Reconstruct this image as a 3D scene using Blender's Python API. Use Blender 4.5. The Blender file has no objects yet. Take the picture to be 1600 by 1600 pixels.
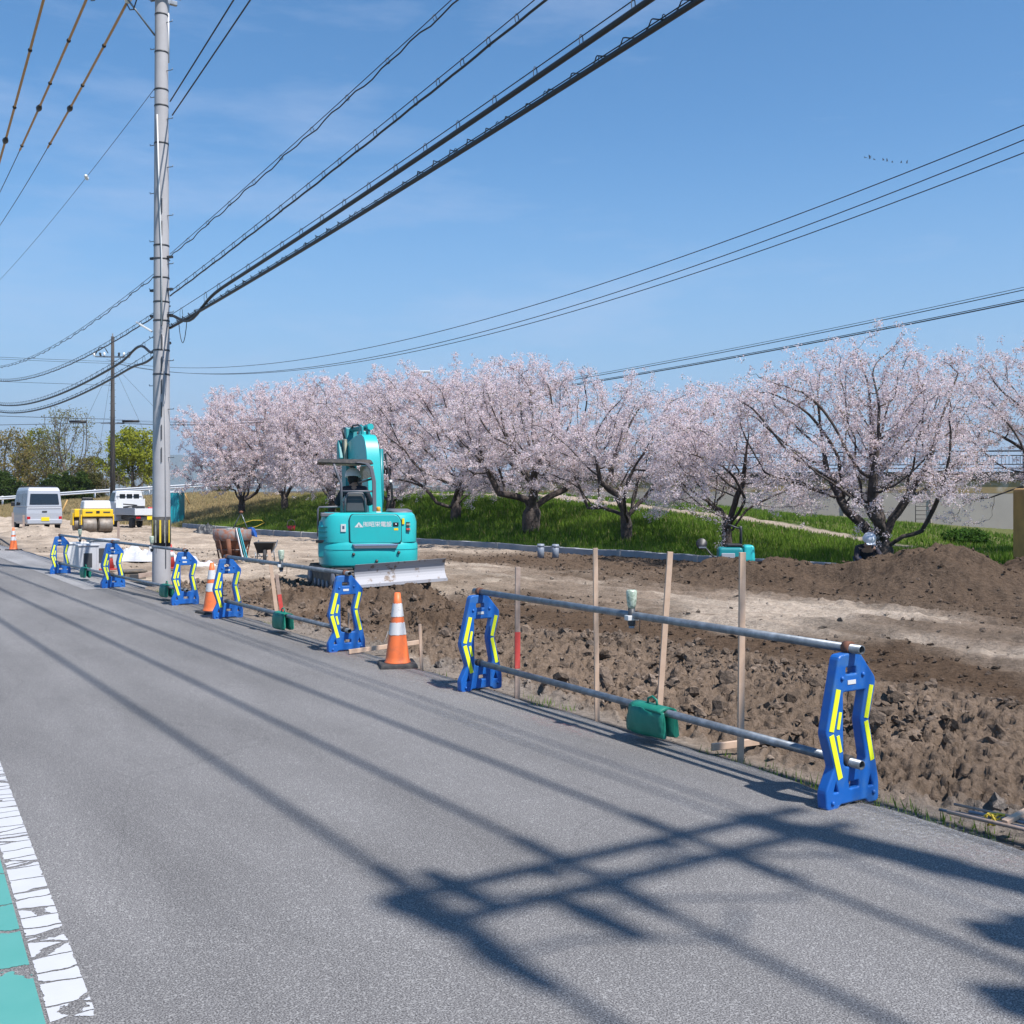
import bpy, bmesh, math, random
import numpy as np
from mathutils import Vector, Matrix
random.seed(7); RS = np.random.RandomState(7)
scene = bpy.context.scene
C = scene.collection
R = math.radians
# ------------------------------------------------------------------ camera, sky, sun
F = 1650.0; CAMZ = 1.6; HZ = 778.0
cd = bpy.data.cameras.new('camera'); cam = bpy.data.objects.new('camera', cd); C.objects.link(cam)
cd.sensor_width = 36; cd.lens = 36*F/1600; cd.shift_y = -(800-HZ)/1600.0
cd.clip_start = .05; cd.clip_end = 20000
cam.location = (0, 0, CAMZ); cam.rotation_euler = (R(90), 0, 0)
scene.camera = cam
SUN_EL = R(56); SUN_AZ = math.atan2(.713, -.70)
w = bpy.data.worlds.new('World'); scene.world = w; w.use_nodes = True
nt = w.node_tree; nt.nodes.clear()
sky = nt.nodes.new('ShaderNodeTexSky'); sky.sky_type = 'NISHITA'; sky.sun_disc = False
sky.sun_elevation = SUN_EL; sky.sun_rotation = SUN_AZ; sky.altitude = 0
sky.air_density = 1.0; sky.dust_density = .1; sky.ozone_density = 1.0
bg = nt.nodes.new('ShaderNodeBackground'); bg.inputs[1].default_value = .094
out = nt.nodes.new('ShaderNodeOutputWorld')
# thin cirrus wisps in the sky
tc = nt.nodes.new('ShaderNodeTexCoord'); mp = nt.nodes.new('ShaderNodeMapping')
mp.inputs['Scale'].default_value = (1.2, 1.2, 5.5); mp.inputs['Rotation'].default_value = (.25, .35, 0)
nz = nt.nodes.new('ShaderNodeTexNoise'); nz.inputs['Scale'].default_value = 2.3; nz.inputs['Detail'].default_value = 9; nz.inputs['Roughness'].default_value = .62
rmp = nt.nodes.new('ShaderNodeMapRange'); rmp.inputs[1].default_value = .50; rmp.inputs[2].default_value = .82; rmp.inputs[4].default_value = .50
mx = nt.nodes.new('ShaderNodeMix'); mx.data_type = 'RGBA'; mx.inputs[7].default_value = (4.2, 4.9, 5.8, 1)
nt.links.new(tc.outputs['Generated'], mp.inputs[0]); nt.links.new(mp.outputs[0], nz.inputs['Vector'])
nt.links.new(nz.outputs[0], rmp.inputs[0]); nt.links.new(rmp.outputs[0], mx.inputs[0])
hs = nt.nodes.new('ShaderNodeHueSaturation'); hs.inputs['Saturation'].default_value = 1.30; hs.inputs['Hue'].default_value = .490
nt.links.new(sky.outputs[0], hs.inputs['Color'])
sz_ = nt.nodes.new('ShaderNodeSeparateXYZ'); nt.links.new(tc.outputs['Generated'], sz_.inputs[0])
hr_ = nt.nodes.new('ShaderNodeMapRange'); hr_.interpolation_type = 'SMOOTHSTEP'; hr_.inputs[1].default_value = -.05; hr_.inputs[2].default_value = .34; hr_.inputs[3].default_value = 1.0; hr_.inputs[4].default_value = 0
hm_ = nt.nodes.new('ShaderNodeMix'); hm_.data_type = 'RGBA'; hm_.inputs[7].default_value = (1.85, 3.20, 4.55, 1)
nt.links.new(sz_.outputs[2], hr_.inputs[0]); nt.links.new(hr_.outputs[0], hm_.inputs[0]); nt.links.new(hs.outputs[0], hm_.inputs[6]); nt.links.new(hm_.outputs[2], mx.inputs[6]); tn_ = nt.nodes.new('ShaderNodeMix'); tn_.data_type = 'RGBA'; tn_.blend_type = 'MULTIPLY'; tn_.inputs[0].default_value = 1; tn_.inputs[7].default_value = (.93, .955, 1.09, 1)
nt.links.new(mx.outputs[2], tn_.inputs[6]); nt.links.new(tn_.outputs[2], bg.inputs[0]); nt.links.new(bg.outputs[0], out.inputs[0])
sd = bpy.data.lights.new('sun', 'SUN'); sd.energy = 4.5; sd.angle = R(.53); sd.color = (1, .955, .91)
so = bpy.data.objects.new('sun', sd); C.objects.link(so)
L = Vector((-math.sin(SUN_AZ)*math.cos(SUN_EL), -math.cos(SUN_AZ)*math.cos(SUN_EL), -math.sin(SUN_EL)))
so.rotation_euler = L.to_track_quat('-Z', 'Y').to_euler(); so.location = (20, -20, 30)
scene.view_settings.view_transform = 'Standard'; scene.view_settings.look = 'None'
scene.view_settings.gamma = 1; scene.view_settings.exposure = 0.65
scene.cycles.use_denoising = True
scene.cycles.max_bounces = 6; scene.cycles.transparent_max_bounces = 12

# ------------------------------------------------------------------ helpers
UX, UY = -.535, .845
def SN(s, n): return (UX*s + .845*n, UY*s + .535*n)      # road frame -> world
def toSN(x, y): return (UX*x + UY*y, .845*x + .535*y)
def G(px, py, z=0.0):                                     # ground point seen at a pixel
    Y = (CAMZ-z)*F/(py-HZ); return Vector(((px-800)/F*Y, Y, z))
def A(px, Y, py=None):
    return Vector(((px-800)/F*Y, Y, 0 if py is None else CAMZ+(HZ-py)/F*Y))

def link(name, mesh, mats, parent=None, smooth=None):
    o = bpy.data.objects.new(name, mesh); C.objects.link(o)
    for m in (mats if isinstance(mats, (list, tuple)) else [mats]): mesh.materials.append(m)
    if parent: o.parent = parent
    return o
def tag(o, label=None, cat=None, group=None, kind=None):
    if label: o['label'] = label
    if cat: o['category'] = cat
    if group: o['group'] = group
    if kind: o['kind'] = kind
    return o
def empty(name, loc=(0,0,0), rz=0, label=None, cat=None, group=None):
    o = bpy.data.objects.new(name, None); C.objects.link(o); o.empty_display_size = .2
    o.location = loc; o.rotation_euler = (0, 0, rz); tag(o, label, cat, group); return o
def copy_tree(o, parent=None):
    c = o.copy(); C.objects.link(c); c.parent = parent
    for ch in list(o.children): copy_tree(ch, c)
    return c

class MB:
    def __init__(s): s.v = []; s.f = []; s.sm = []
    def add(s, vs, fs, smooth=False):
        b = len(s.v); s.v += [tuple(p) for p in vs]
        s.f += [tuple(i+b for i in f) for f in fs]; s.sm += [smooth]*len(fs)
    def box(s, c, d, rot=None, taper=(1,1)):
        x, y, z = d[0]/2, d[1]/2, d[2]/2; tx, ty = taper
        vs = [Vector(p) for p in ((-x,-y,-z),(x,-y,-z),(x,y,-z),(-x,y,-z),(-x*tx,-y*ty,z),(x*tx,-y*ty,z),(x*tx,y*ty,z),(-x*tx,y*ty,z))]
        if rot is not None: vs = [rot @ p for p in vs]
        c = Vector(c); s.add([p+c for p in vs], [(3,2,1,0),(4,5,6,7),(0,1,5,4),(1,2,6,5),(2,3,7,6),(3,0,4,7)]); return s
    def tube(s, pts, r, n=8, cap=True):
        pts = [Vector(p) for p in pts]; m = len(pts)
        rr = r if isinstance(r, (list, tuple)) else [r]*m
        up = None; rings = []
        for i, p in enumerate(pts):
            t = (pts[min(i+1, m-1)] - pts[max(i-1, 0)])
            if t.length < 1e-9: t = Vector((0,0,1))
            t.normalize()
            if up is None: up = Vector((0,0,1)) if abs(t.z) < .9 else Vector((1,0,0))
            a = t.cross(up)
            if a.length < 1e-4: a = t.orthogonal()
            a.normalize(); b = a.cross(t); up = b
            rings += [p + (a*math.cos(2*math.pi*k/n) + b*math.sin(2*math.pi*k/n))*rr[i] for k in range(n)]
        fs = [(i*n+k, i*n+(k+1)%n, (i+1)*n+(k+1)%n, (i+1)*n+k) for i in range(m-1) for k in range(n)]
        s.add(rings, fs, True)
        if cap:
            b = len(s.v) - len(rings)
            s.f += [tuple(b+k for k in reversed(range(n))), tuple(b+(m-1)*n+k for k in range(n))]; s.sm += [False]*2
        return s
    def lathe(s, prof, n=20, c=(0,0,0), rot=None, smooth=True):
        c = Vector(c); vs = []
        for r, z in prof:
            for k in range(n):
                p = Vector((r*math.cos(2*math.pi*k/n), r*math.sin(2*math.pi*k/n), z))
                if rot is not None: p = rot @ p
                vs.append(p + c)
        m = len(prof)
        fs = [(i*n+k, i*n+(k+1)%n, (i+1)*n+(k+1)%n, (i+1)*n+k) for i in range(m-1) for k in range(n)]
        s.add(vs, fs, smooth); b = len(s.v)-len(vs)
        s.f += [tuple(b+k for k in reversed(range(n))), tuple(b+(m-1)*n+k for k in range(n))]; s.sm += [False]*2
        return s
    def loft(s, rings, smooth=False, cap=True, closed=True):
        n = len(rings[0]); vs = [p for r in rings for p in r]; m = len(rings)
        K = n if closed else n-1
        s.add(vs, [(i*n+k, i*n+(k+1)%n, (i+1)*n+(k+1)%n, (i+1)*n+k) for i in range(m-1) for k in range(K)], smooth)
        if cap:
            b = len(s.v)-len(vs); s.f += [tuple(b+k for k in reversed(range(n))), tuple(b+(m-1)*n+k for k in range(n))]; s.sm += [False]*2
        return s
    def prism(s, poly, axis, a, b):                      # poly 2-D, extruded along axis
        def P(p, h):
            return {'x': (h, p[0], p[1]), 'y': (p[0], h, p[1]), 'z': (p[0], p[1], h)}[axis]
        return s.loft([[P(p, a) for p in poly], [P(p, b) for p in poly]])
    def mesh(s, name='m'):
        me = bpy.data.meshes.new(name); me.from_pydata(s.v, [], s.f)
        me.polygons.foreach_set('use_smooth', s.sm)
        bm = bmesh.new(); bm.from_mesh(me); bmesh.ops.recalc_face_normals(bm, faces=bm.faces); bm.to_mesh(me); bm.free()
        return me
    def build(s, name, mat, parent=None, bevel=0, seg=2):
        o = link(name, s.mesh(name), mat, parent)
        if bevel:
            b = o.modifiers.new('bevel', 'BEVEL'); b.width = bevel; b.segments = seg; b.limit_method = 'ANGLE'; b.angle_limit = R(35)
            b.harden_normals = False
        return o
def RX(a): return Matrix.Rotation(a, 3, 'X')
def RY(a): return Matrix.Rotation(a, 3, 'Y')
def RZ(a): return Matrix.Rotation(a, 3, 'Z')

def plate_mesh(outline, holes, depth, bev, rnd=.008):    # 2-D curve with holes -> solid plate in XZ, thickness along Y
    cu = bpy.data.curves.new('plate', 'CURVE'); cu.dimensions = '2D'; cu.fill_mode = 'BOTH'
    cu.extrude = depth/2-bev; cu.bevel_depth = bev; cu.bevel_resolution = 2
    for poly in [outline]+holes:
        pts = []
        m = len(poly)
        for i in range(m):                               # round every corner
            p0, p, p1 = Vector(poly[i-1]), Vector(poly[i]), Vector(poly[(i+1) % m])
            a = (p0-p); b = (p1-p); r = min(rnd*1.6, a.length*.4, b.length*.4)
            a = p + a.normalized()*r; b = p + b.normalized()*r
            for t in (0, .33, .67, 1): pts.append(a*(1-t)**2 + p*2*t*(1-t) + b*t*t)
        sp = cu.splines.new('POLY'); sp.points.add(len(pts)-1)
        for q, p in zip(sp.points, pts): q.co = (p[0], p[1], 0, 1)
        sp.use_cyclic_u = True
    o = bpy.data.objects.new('tmp', cu); C.objects.link(o)
    me = bpy.data.meshes.new_from_object(o.evaluated_get(bpy.context.evaluated_depsgraph_get()))
    bpy.data.objects.remove(o)
    me.transform(Matrix.Rotation(R(90), 4, 'X'))
    return me
def text_mesh(txt, size, depth=.001, font=None):
    cu = bpy.data.curves.new('t', 'FONT'); cu.body = txt; cu.size = size; cu.extrude = depth; cu.align_x = 'CENTER'; cu.align_y = 'CENTER'
    cu.offset = size*.015
    o = bpy.data.objects.new('tmp', cu); C.objects.link(o)
    me = bpy.data.meshes.new_from_object(o.evaluated_get(bpy.context.evaluated_depsgraph_get()))
    bpy.data.objects.remove(o); me.transform(Matrix.Rotation(R(90), 4, 'X')); return me
def skin_mesh(verts, edges, radii, root=0, sub=2):
    me = bpy.data.meshes.new('sk'); me.from_pydata(verts, edges, [])
    o = bpy.data.objects.new('tmp', me); C.objects.link(o)
    o.modifiers.new('s', 'SKIN'); sv = me.skin_vertices[0].data if me.skin_vertices else None
    if sv is None:
        bm = bmesh.new(); bm.from_mesh(me); bm.verts.layers.skin.verify(); bm.to_mesh(me); bm.free(); sv = me.skin_vertices[0].data
    for i, r in enumerate(radii):
        sv[i].radius = (r, r) if not isinstance(r, tuple) else r
        sv[i].use_root = (i == root)
    m = o.modifiers.new('u', 'SUBSURF'); m.levels = sub; m.render_levels = sub
    out = bpy.data.meshes.new_from_object(o.evaluated_get(bpy.context.evaluated_depsgraph_get()))
    bpy.data.objects.remove(o)
    out.polygons.foreach_set('use_smooth', [True]*len(out.polygons)); return out

# numpy value noise
_T = RS.rand(256, 256)
def vn(x, y, sc=1.0, seed=0):
    x = np.asarray(x)*sc + seed*17.3; y = np.asarray(y)*sc + seed*9.1
    xi = np.floor(x).astype(int); yi = np.floor(y).astype(int); fx = x-xi; fy = y-yi
    fx = fx*fx*(3-2*fx); fy = fy*fy*(3-2*fy)
    a = _T[xi & 255, yi & 255]; b = _T[(xi+1) & 255, yi & 255]; c = _T[xi & 255, (yi+1) & 255]; d = _T[(xi+1) & 255, (yi+1) & 255]
    return (a*(1-fx)+b*fx)*(1-fy) + (c*(1-fx)+d*fx)*fy
def fbm(x, y, sc=1.0, oc=4, seed=0, g=.5):
    v = 0; a = 1; t = 0
    for i in range(oc): v = v + a*vn(x, y, sc*2.03**i, seed+i); t += a; a *= g
    return v/t
def sm(x, a, b):
    t = np.clip((np.asarray(x, float)-a)/(b-a), 0, 1); return t*t*(3-2*t)

# ------------------------------------------------------------------ materials
def mat(name, col, rough=.6, metal=0, spec=.5, noise=None, bump=None, coat=0, emit=None):
    m = bpy.data.materials.new(name); m.use_nodes = True; t = m.node_tree; b = t.nodes['Principled BSDF']
    b.inputs['Base Color'].default_value = (*col, 1); b.inputs['Roughness'].default_value = rough
    b.inputs['Metallic'].default_value = metal; b.inputs['Specular IOR Level'].default_value = spec
    if coat: b.inputs['Coat Weight'].default_value = coat
    co = t.nodes.new('ShaderNodeTexCoord')
    if noise:                                            # (scale, colour2, amount-lo, amount-hi)
        n = t.nodes.new('ShaderNodeTexNoise'); n.inputs['Scale'].default_value = noise[0]; n.inputs['Detail'].default_value = 7; n.inputs['Roughness'].default_value = .65
        r = t.nodes.new('ShaderNodeMapRange'); r.inputs[1].default_value = noise[2]; r.inputs[2].default_value = noise[3]
        x = t.nodes.new('ShaderNodeMix'); x.data_type = 'RGBA'; x.inputs[6].default_value = (*col, 1); x.inputs[7].default_value = (*noise[1], 1)
        t.links.new(co.outputs['Object'], n.inputs['Vector']); t.links.new(n.outputs[0], r.inputs[0]); t.links.new(r.outputs[0], x.inputs[0]); t.links.new(x.outputs[2], b.inputs['Base Color'])
    if bump:
        n2 = t.nodes.new('ShaderNodeTexNoise'); n2.inputs['Scale'].default_value = bump[0]; n2.inputs['Detail'].default_value = 6
        bb = t.nodes.new('ShaderNodeBump'); bb.inputs['Strength'].default_value = bump[1]; bb.inputs['Distance'].default_value = bump[2]
        t.links.new(co.outputs['Object'], n2.inputs['Vector']); t.links.new(n2.outputs[0], bb.inputs['Height']); t.links.new(bb.outputs[0], b.inputs['Normal'])
    return m
M = {}
M['blue'] = mat('blue plastic', (.008, .105, .40), .42, noise=(5, (.055, .15, .33), .48, .70), bump=(60, .08, .003))
M['yellow_refl'] = mat('yellow reflective', (.78, .86, .03), .35, noise=(30, (.55, .62, .05), .6, .85))
M['white'] = mat('white paint', (.62, .62, .61), .35, noise=(6, (.50, .48, .45), .55, .8))
M['steel'] = mat('galvanised steel', (.16, .18, .20), .42, .55, noise=(14, (.30, .33, .36), .4, .7))
M['rust'] = mat('rusty steel', (.22, .085, .045), .8, .1, noise=(5, (.10, .05, .035), .4, .65), bump=(30, .4, .01))
M['rustpaint'] = mat('worn grey paint', (.20, .18, .18), .7, .1, noise=(8, (.26, .10, .055), .45, .6))
M['orange'] = mat('orange cone', (.80, .17, .045), .5, noise=(11, (.50, .13, .06), .5, .8))
M['sleeve'] = mat('cone sleeve', (.60, .59, .58), .4, noise=(9, (.25, .18, .14), .60, .68))
M['rubber'] = mat('black rubber', (.03, .03, .032), .8, noise=(12, (.10, .085, .07), .45, .75))
M['black'] = mat('black plastic', (.018, .018, .02), .45)
M['dark'] = mat('dark grey plastic', (.045, .047, .052), .5)
M['wood'] = mat('pine batten', (.56, .40, .29), .7, noise=(7, (.46, .31, .21), .4, .7))
M['wood2'] = mat('weathered batten', (.40, .30, .245), .8, noise=(7, (.22, .16, .13), .4, .7))
M['redpaint'] = mat('red paint', (.55, .06, .05), .6, noise=(14, (.45, .2, .14), .55, .7))
M['sandbag'] = mat('green weight', (.008, .17, .115), .5, noise=(7, (.02, .22, .15), .45, .7), bump=(16, .25, .02))
M['teal'] = mat('teal machine paint', (.022, .43, .43), .36, coat=.15, noise=(3, (.03, .36, .37), .5, .8))
M['teal_dark'] = mat('dark teal paint', (.008, .20, .22), .4)
M['machine_grey'] = mat('machine grey', (.13, .13, .15), .5)
M['track'] = mat('muddy track', (.09, .08, .07), .85, noise=(9, (.19, .15, .11), .4, .65), bump=(25, .5, .01))
M['blade'] = mat('worn steel blade', (.33, .33, .355), .6, .0, noise=(7, (.16, .115, .085), .56, .64))
M['concrete'] = mat('concrete', (.40, .39, .38), .85, noise=(6, (.30, .29, .28), .4, .75), bump=(90, .12, .003))
M['polec'] = mat('pole concrete', (.40, .39, .395), .75, noise=(2.2, (.33, .32, .325), .4, .75), bump=(70, .15, .004))
M['kerb'] = mat('kerb concrete', (.33, .34, .36), .85, noise=(3, (.26, .27, .28), .4, .7))
M['cable'] = mat('black cable', (.022, .022, .026), .5)
M['sleeveo'] = mat('orange wire guard', (.50, .26, .09), .5)
M['insul'] = mat('white porcelain', (.82, .82, .80), .2)
M['pole_yellow'] = mat('yellow band', (.75, .55, .04), .5, noise=(14, (.4, .3, .06), .55, .75))
M['pole_white'] = mat('worn band', (.42, .40, .30), .6, noise=(14, (.2, .19, .15), .45, .7))
M['glass'] = mat('dark glass', (.015, .018, .02), .06, spec=.8)
M['silver'] = mat('silver car paint', (.40, .42, .46), .4, .1, coat=.25)
M['carwhite'] = mat('white car paint', (.62, .63, .64), .3, coat=.4, noise=(2, (.66, .66, .66), .55, .8))
M['taillight'] = mat('red lens', (.42, .012, .02), .2, coat=.4)
M['chrome'] = mat('bright metal', (.6, .6, .62), .25, .9)
M['plate'] = mat('yellow number plate', (.80, .60, .02), .4)
M['rolleryel'] = mat('yellow machine paint', (.80, .50, .02), .35, coat=.3, noise=(4, (.5, .33, .05), .6, .8))
M['drum'] = mat('muddy steel drum', (.26, .23, .20), .6, .4, noise=(6, (.16, .12, .09), .45, .7))
M['toilet'] = mat('teal plastic booth', (.015, .30, .36), .45)
M['toiletroof'] = mat('white plastic', (.75, .78, .78), .4)
M['helmet'] = mat('white helmet', (.74, .76, .80), .3, coat=.3)
M['skin'] = mat('skin', (.45, .25, .17), .6)
M['hair'] = mat('hair', (.012, .01, .01), .7)
M['cloth1'] = mat('dark work jacket', (.022, .02, .028), .9, noise=(9, (.05, .045, .06), .45, .7))
M['cloth2'] = mat('grey vest', (.10, .085, .10), .9, noise=(9, (.065, .055, .065), .45, .7))
M['jeans'] = mat('denim', (.06, .09, .17), .9)
M['glove'] = mat('white glove', (.65, .65, .66), .8)
M['sheet'] = mat('white sheet', (.55, .55, .57), .6)
M['greybox'] = mat('pale plastic', (.46, .47, .49), .5, noise=(4, (.38, .38, .40), .5, .8))
M['bucketred'] = mat('red plastic', (.50, .02, .04), .4)
M['bluesheet'] = mat('blue sheet', (.02, .10, .38), .5)
M['pvc'] = mat('grey pvc', (.22, .25, .30), .45)
M['amber'] = mat('amber lens', (.80, .32, .03), .25)
M['lens'] = mat('clear lamp lens', (.50, .56, .46), .15, noise=(60, (.24, .30, .22), .4, .6))
M['white_rail'] = mat('white guard rail', (.74, .75, .76), .4)
M['wall'] = mat('painted wall', (.50, .44, .375), .85, noise=(.5, (.42, .37, .32), .35, .7))
M['walltop'] = mat('weathered parapet', (.045, .040, .038), .9, noise=(1.2, (.07, .062, .055), .4, .7))
M['railgrey'] = mat('blue grey railing', (.05, .06, .08), .5, .3)
M['oldyellow'] = mat('faded yellow panel', (.52, .31, .10), .6, noise=(2, (.34, .20, .07), .4, .7))
M['bark'] = mat('cherry bark', (.055, .043, .038), .95, noise=(6, (.11, .09, .08), .45, .7), bump=(18, .8, .03))
M['bark2'] = mat('grey bark', (.13, .11, .09), .95, noise=(5, (.08, .065, .055), .4, .7))
M['birdm'] = mat('bird feathers', (.05, .05, .055), .8)
M['rope'] = mat('yellow cord', (.70, .50, .05), .7)

def attr_mat(name, rough=.9, transl=0.0, bump=None, noise=None):
    m = bpy.data.materials.new(name); m.use_nodes = True; t = m.node_tree; t.nodes.clear()
    o = t.nodes.new('ShaderNodeOutputMaterial'); a = t.nodes.new('ShaderNodeAttribute'); a.attribute_name = 'col'
    col = a.outputs['Color']; tcn = t.nodes.new('ShaderNodeTexCoord')
    if noise:
        n = t.nodes.new('ShaderNodeTexNoise'); n.inputs['Scale'].default_value = noise[0]; n.inputs['Detail'].default_value = 8; n.inputs['Roughness'].default_value = .7
        r = t.nodes.new('ShaderNodeMapRange'); r.inputs[1].default_value = .3; r.inputs[2].default_value = .7; r.inputs[3].default_value = noise[1]; r.inputs[4].default_value = noise[2]
        x = t.nodes.new('ShaderNodeVectorMath'); x.operation = 'SCALE'
        t.links.new(tcn.outputs['Object'], n.inputs['Vector']); t.links.new(n.outputs[0], r.inputs[0]); t.links.new(col, x.inputs[0]); t.links.new(r.outputs[0], x.inputs['Scale']); col = x.outputs[0]
    d = t.nodes.new('ShaderNodeBsdfDiffuse'); t.links.new(col, d.inputs[0]); d.inputs[1].default_value = rough
    res = d.outputs[0]
    if bump:
        n2 = t.nodes.new('ShaderNodeTexNoise'); n2.inputs['Scale'].default_value = bump[0]; n2.inputs['Detail'].default_value = 8; n2.inputs['Roughness'].default_value = .7
        bb = t.nodes.new('ShaderNodeBump'); bb.inputs['Strength'].default_value = bump[1]; bb.inputs['Distance'].default_value = bump[2]
        t.links.new(tcn.outputs['Object'], n2.inputs['Vector']); t.links.new(n2.outputs[0], bb.inputs['Height']); t.links.new(bb.outputs[0], d.inputs['Normal'])
    if transl:
        tr = t.nodes.new('ShaderNodeBsdfTranslucent'); t.links.new(col, tr.inputs[0]); ms = t.nodes.new('ShaderNodeMixShader'); ms.inputs[0].default_value = transl
        t.links.new(res, ms.inputs[1]); t.links.new(tr.outputs[0], ms.inputs[2]); res = ms.outputs[0]
    t.links.new(res, o.inputs[0]); return m
M['soil'] = attr_mat('bare soil', bump=(16, .9, .06), noise=(16, .62, 1.32))
M['clod'] = attr_mat('soil clods', bump=(38, 1.0, .035), noise=(34, .62, 1.3))
M['petal'] = attr_mat('cherry blossom', transl=.35)
M['leaf'] = attr_mat('leaves', transl=.3)
M['grass'] = attr_mat('grass blades', transl=.3)

# asphalt
def asphalt(name, c1, c2, c3):
    m = bpy.data.materials.new(name); m.use_nodes = True; t = m.node_tree; b = t.nodes['Principled BSDF']; b.inputs['Roughness'].default_value = .85; b.inputs['Specular IOR Level'].default_value = .3
    N = t.nodes.new; co = N('ShaderNodeTexCoord')
    n = N('ShaderNodeTexNoise'); n.inputs['Scale'].default_value = 165; n.inputs['Detail'].default_value = 3; n.inputs['Roughness'].default_value = .75
    cr = N('ShaderNodeValToRGB'); cr.color_ramp.elements[0].position = .36; cr.color_ramp.elements[0].color = (*c1, 1)
    cr.color_ramp.elements[1].position = .66; cr.color_ramp.elements[1].color = (*c3, 1); e = cr.color_ramp.elements.new(.5); e.color = (*c2, 1)
    v = N('ShaderNodeTexVoronoi'); v.inputs['Scale'].default_value = 140
    vr = N('ShaderNodeMapRange'); vr.inputs[1].default_value = .86; vr.inputs[2].default_value = .92; vr.inputs[4].default_value = .35
    sp = N('ShaderNodeSeparateColor'); t.links.new(co.outputs['Object'], v.inputs['Vector']); t.links.new(v.outputs['Color'], sp.inputs[0]); t.links.new(sp.outputs[0], vr.inputs[0])
    x1 = N('ShaderNodeMix'); x1.data_type = 'RGBA'; x1.inputs[7].default_value = (.42, .41, .39, 1)
    n3 = N('ShaderNodeTexNoise'); n3.inputs['Scale'].default_value = .9; n3.inputs['Detail'].default_value = 6; n3.inputs['Roughness'].default_value = .6
    mpn = N('ShaderNodeMapping'); mpn.inputs['Scale'].default_value = (1.6, .35, 1)
    r3 = N('ShaderNodeMapRange'); r3.inputs[1].default_value = .3; r3.inputs[2].default_value = .7; r3.inputs[3].default_value = .80; r3.inputs[4].default_value = 1.20
    sc = N('ShaderNodeVectorMath'); sc.operation = 'SCALE'
    # hairline cracks
    n4 = N('ShaderNodeTexNoise'); n4.inputs['Scale'].default_value = 1.3; n4.inputs['Detail'].default_value = 5
    ad = N('ShaderNodeMix'); ad.data_type = 'RGBA'; ad.inputs[0].default_value = .28
    vc = N('ShaderNodeTexVoronoi'); vc.feature = 'DISTANCE_TO_EDGE'; vc.inputs['Scale'].default_value = .55
    rc = N('ShaderNodeMapRange'); rc.inputs[1].default_value = .0; rc.inputs[2].default_value = .004; rc.inputs[3].default_value = .86; rc.inputs[4].default_value = 1
    t.links.new(co.outputs['Object'], n4.inputs['Vector']); t.links.new(co.outputs['Object'], ad.inputs[6]); t.links.new(n4.outputs['Color'], ad.inputs[7])
    t.links.new(ad.outputs[2], vc.inputs['Vector']); t.links.new(vc.outputs[0], rc.inputs[0])
    mlt = N('ShaderNodeMath'); mlt.operation = 'MULTIPLY'
    t.links.new(co.outputs['Object'], n.inputs['Vector']); t.links.new(n.outputs[0], cr.inputs[0]); t.links.new(cr.outputs[0], x1.inputs[6]); t.links.new(vr.outputs[0], x1.inputs[0])
    t.links.new(co.outputs['Object'], mpn.inputs[0]); t.links.new(mpn.outputs[0], n3.inputs['Vector']); t.links.new(n3.outputs[0], r3.inputs[0])
    t.links.new(r3.outputs[0], mlt.inputs[0]); t.links.new(rc.outputs[0], mlt.inputs[1])
    t.links.new(x1.outputs[2], sc.inputs[0]); t.links.new(mlt.outputs[0], sc.inputs['Scale']); t.links.new(sc.outputs[0], b.inputs['Base Color'])
    bb = N('ShaderNodeBump'); bb.inputs['Strength'].default_value = .45; bb.inputs['Distance'].default_value = .004
    t.links.new(n.outputs[0], bb.inputs['Height']); t.links.new(bb.outputs[0], b.inputs['Normal'])
    return m
M['asphalt'] = asphalt('road asphalt', (.040, .038, .038), (.140, .134, .131), (.34, .328, .318))
M['asphalt2'] = asphalt('newer paler asphalt', (.12, .12, .125), (.24, .235, .235), (.38, .37, .36))
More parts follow.
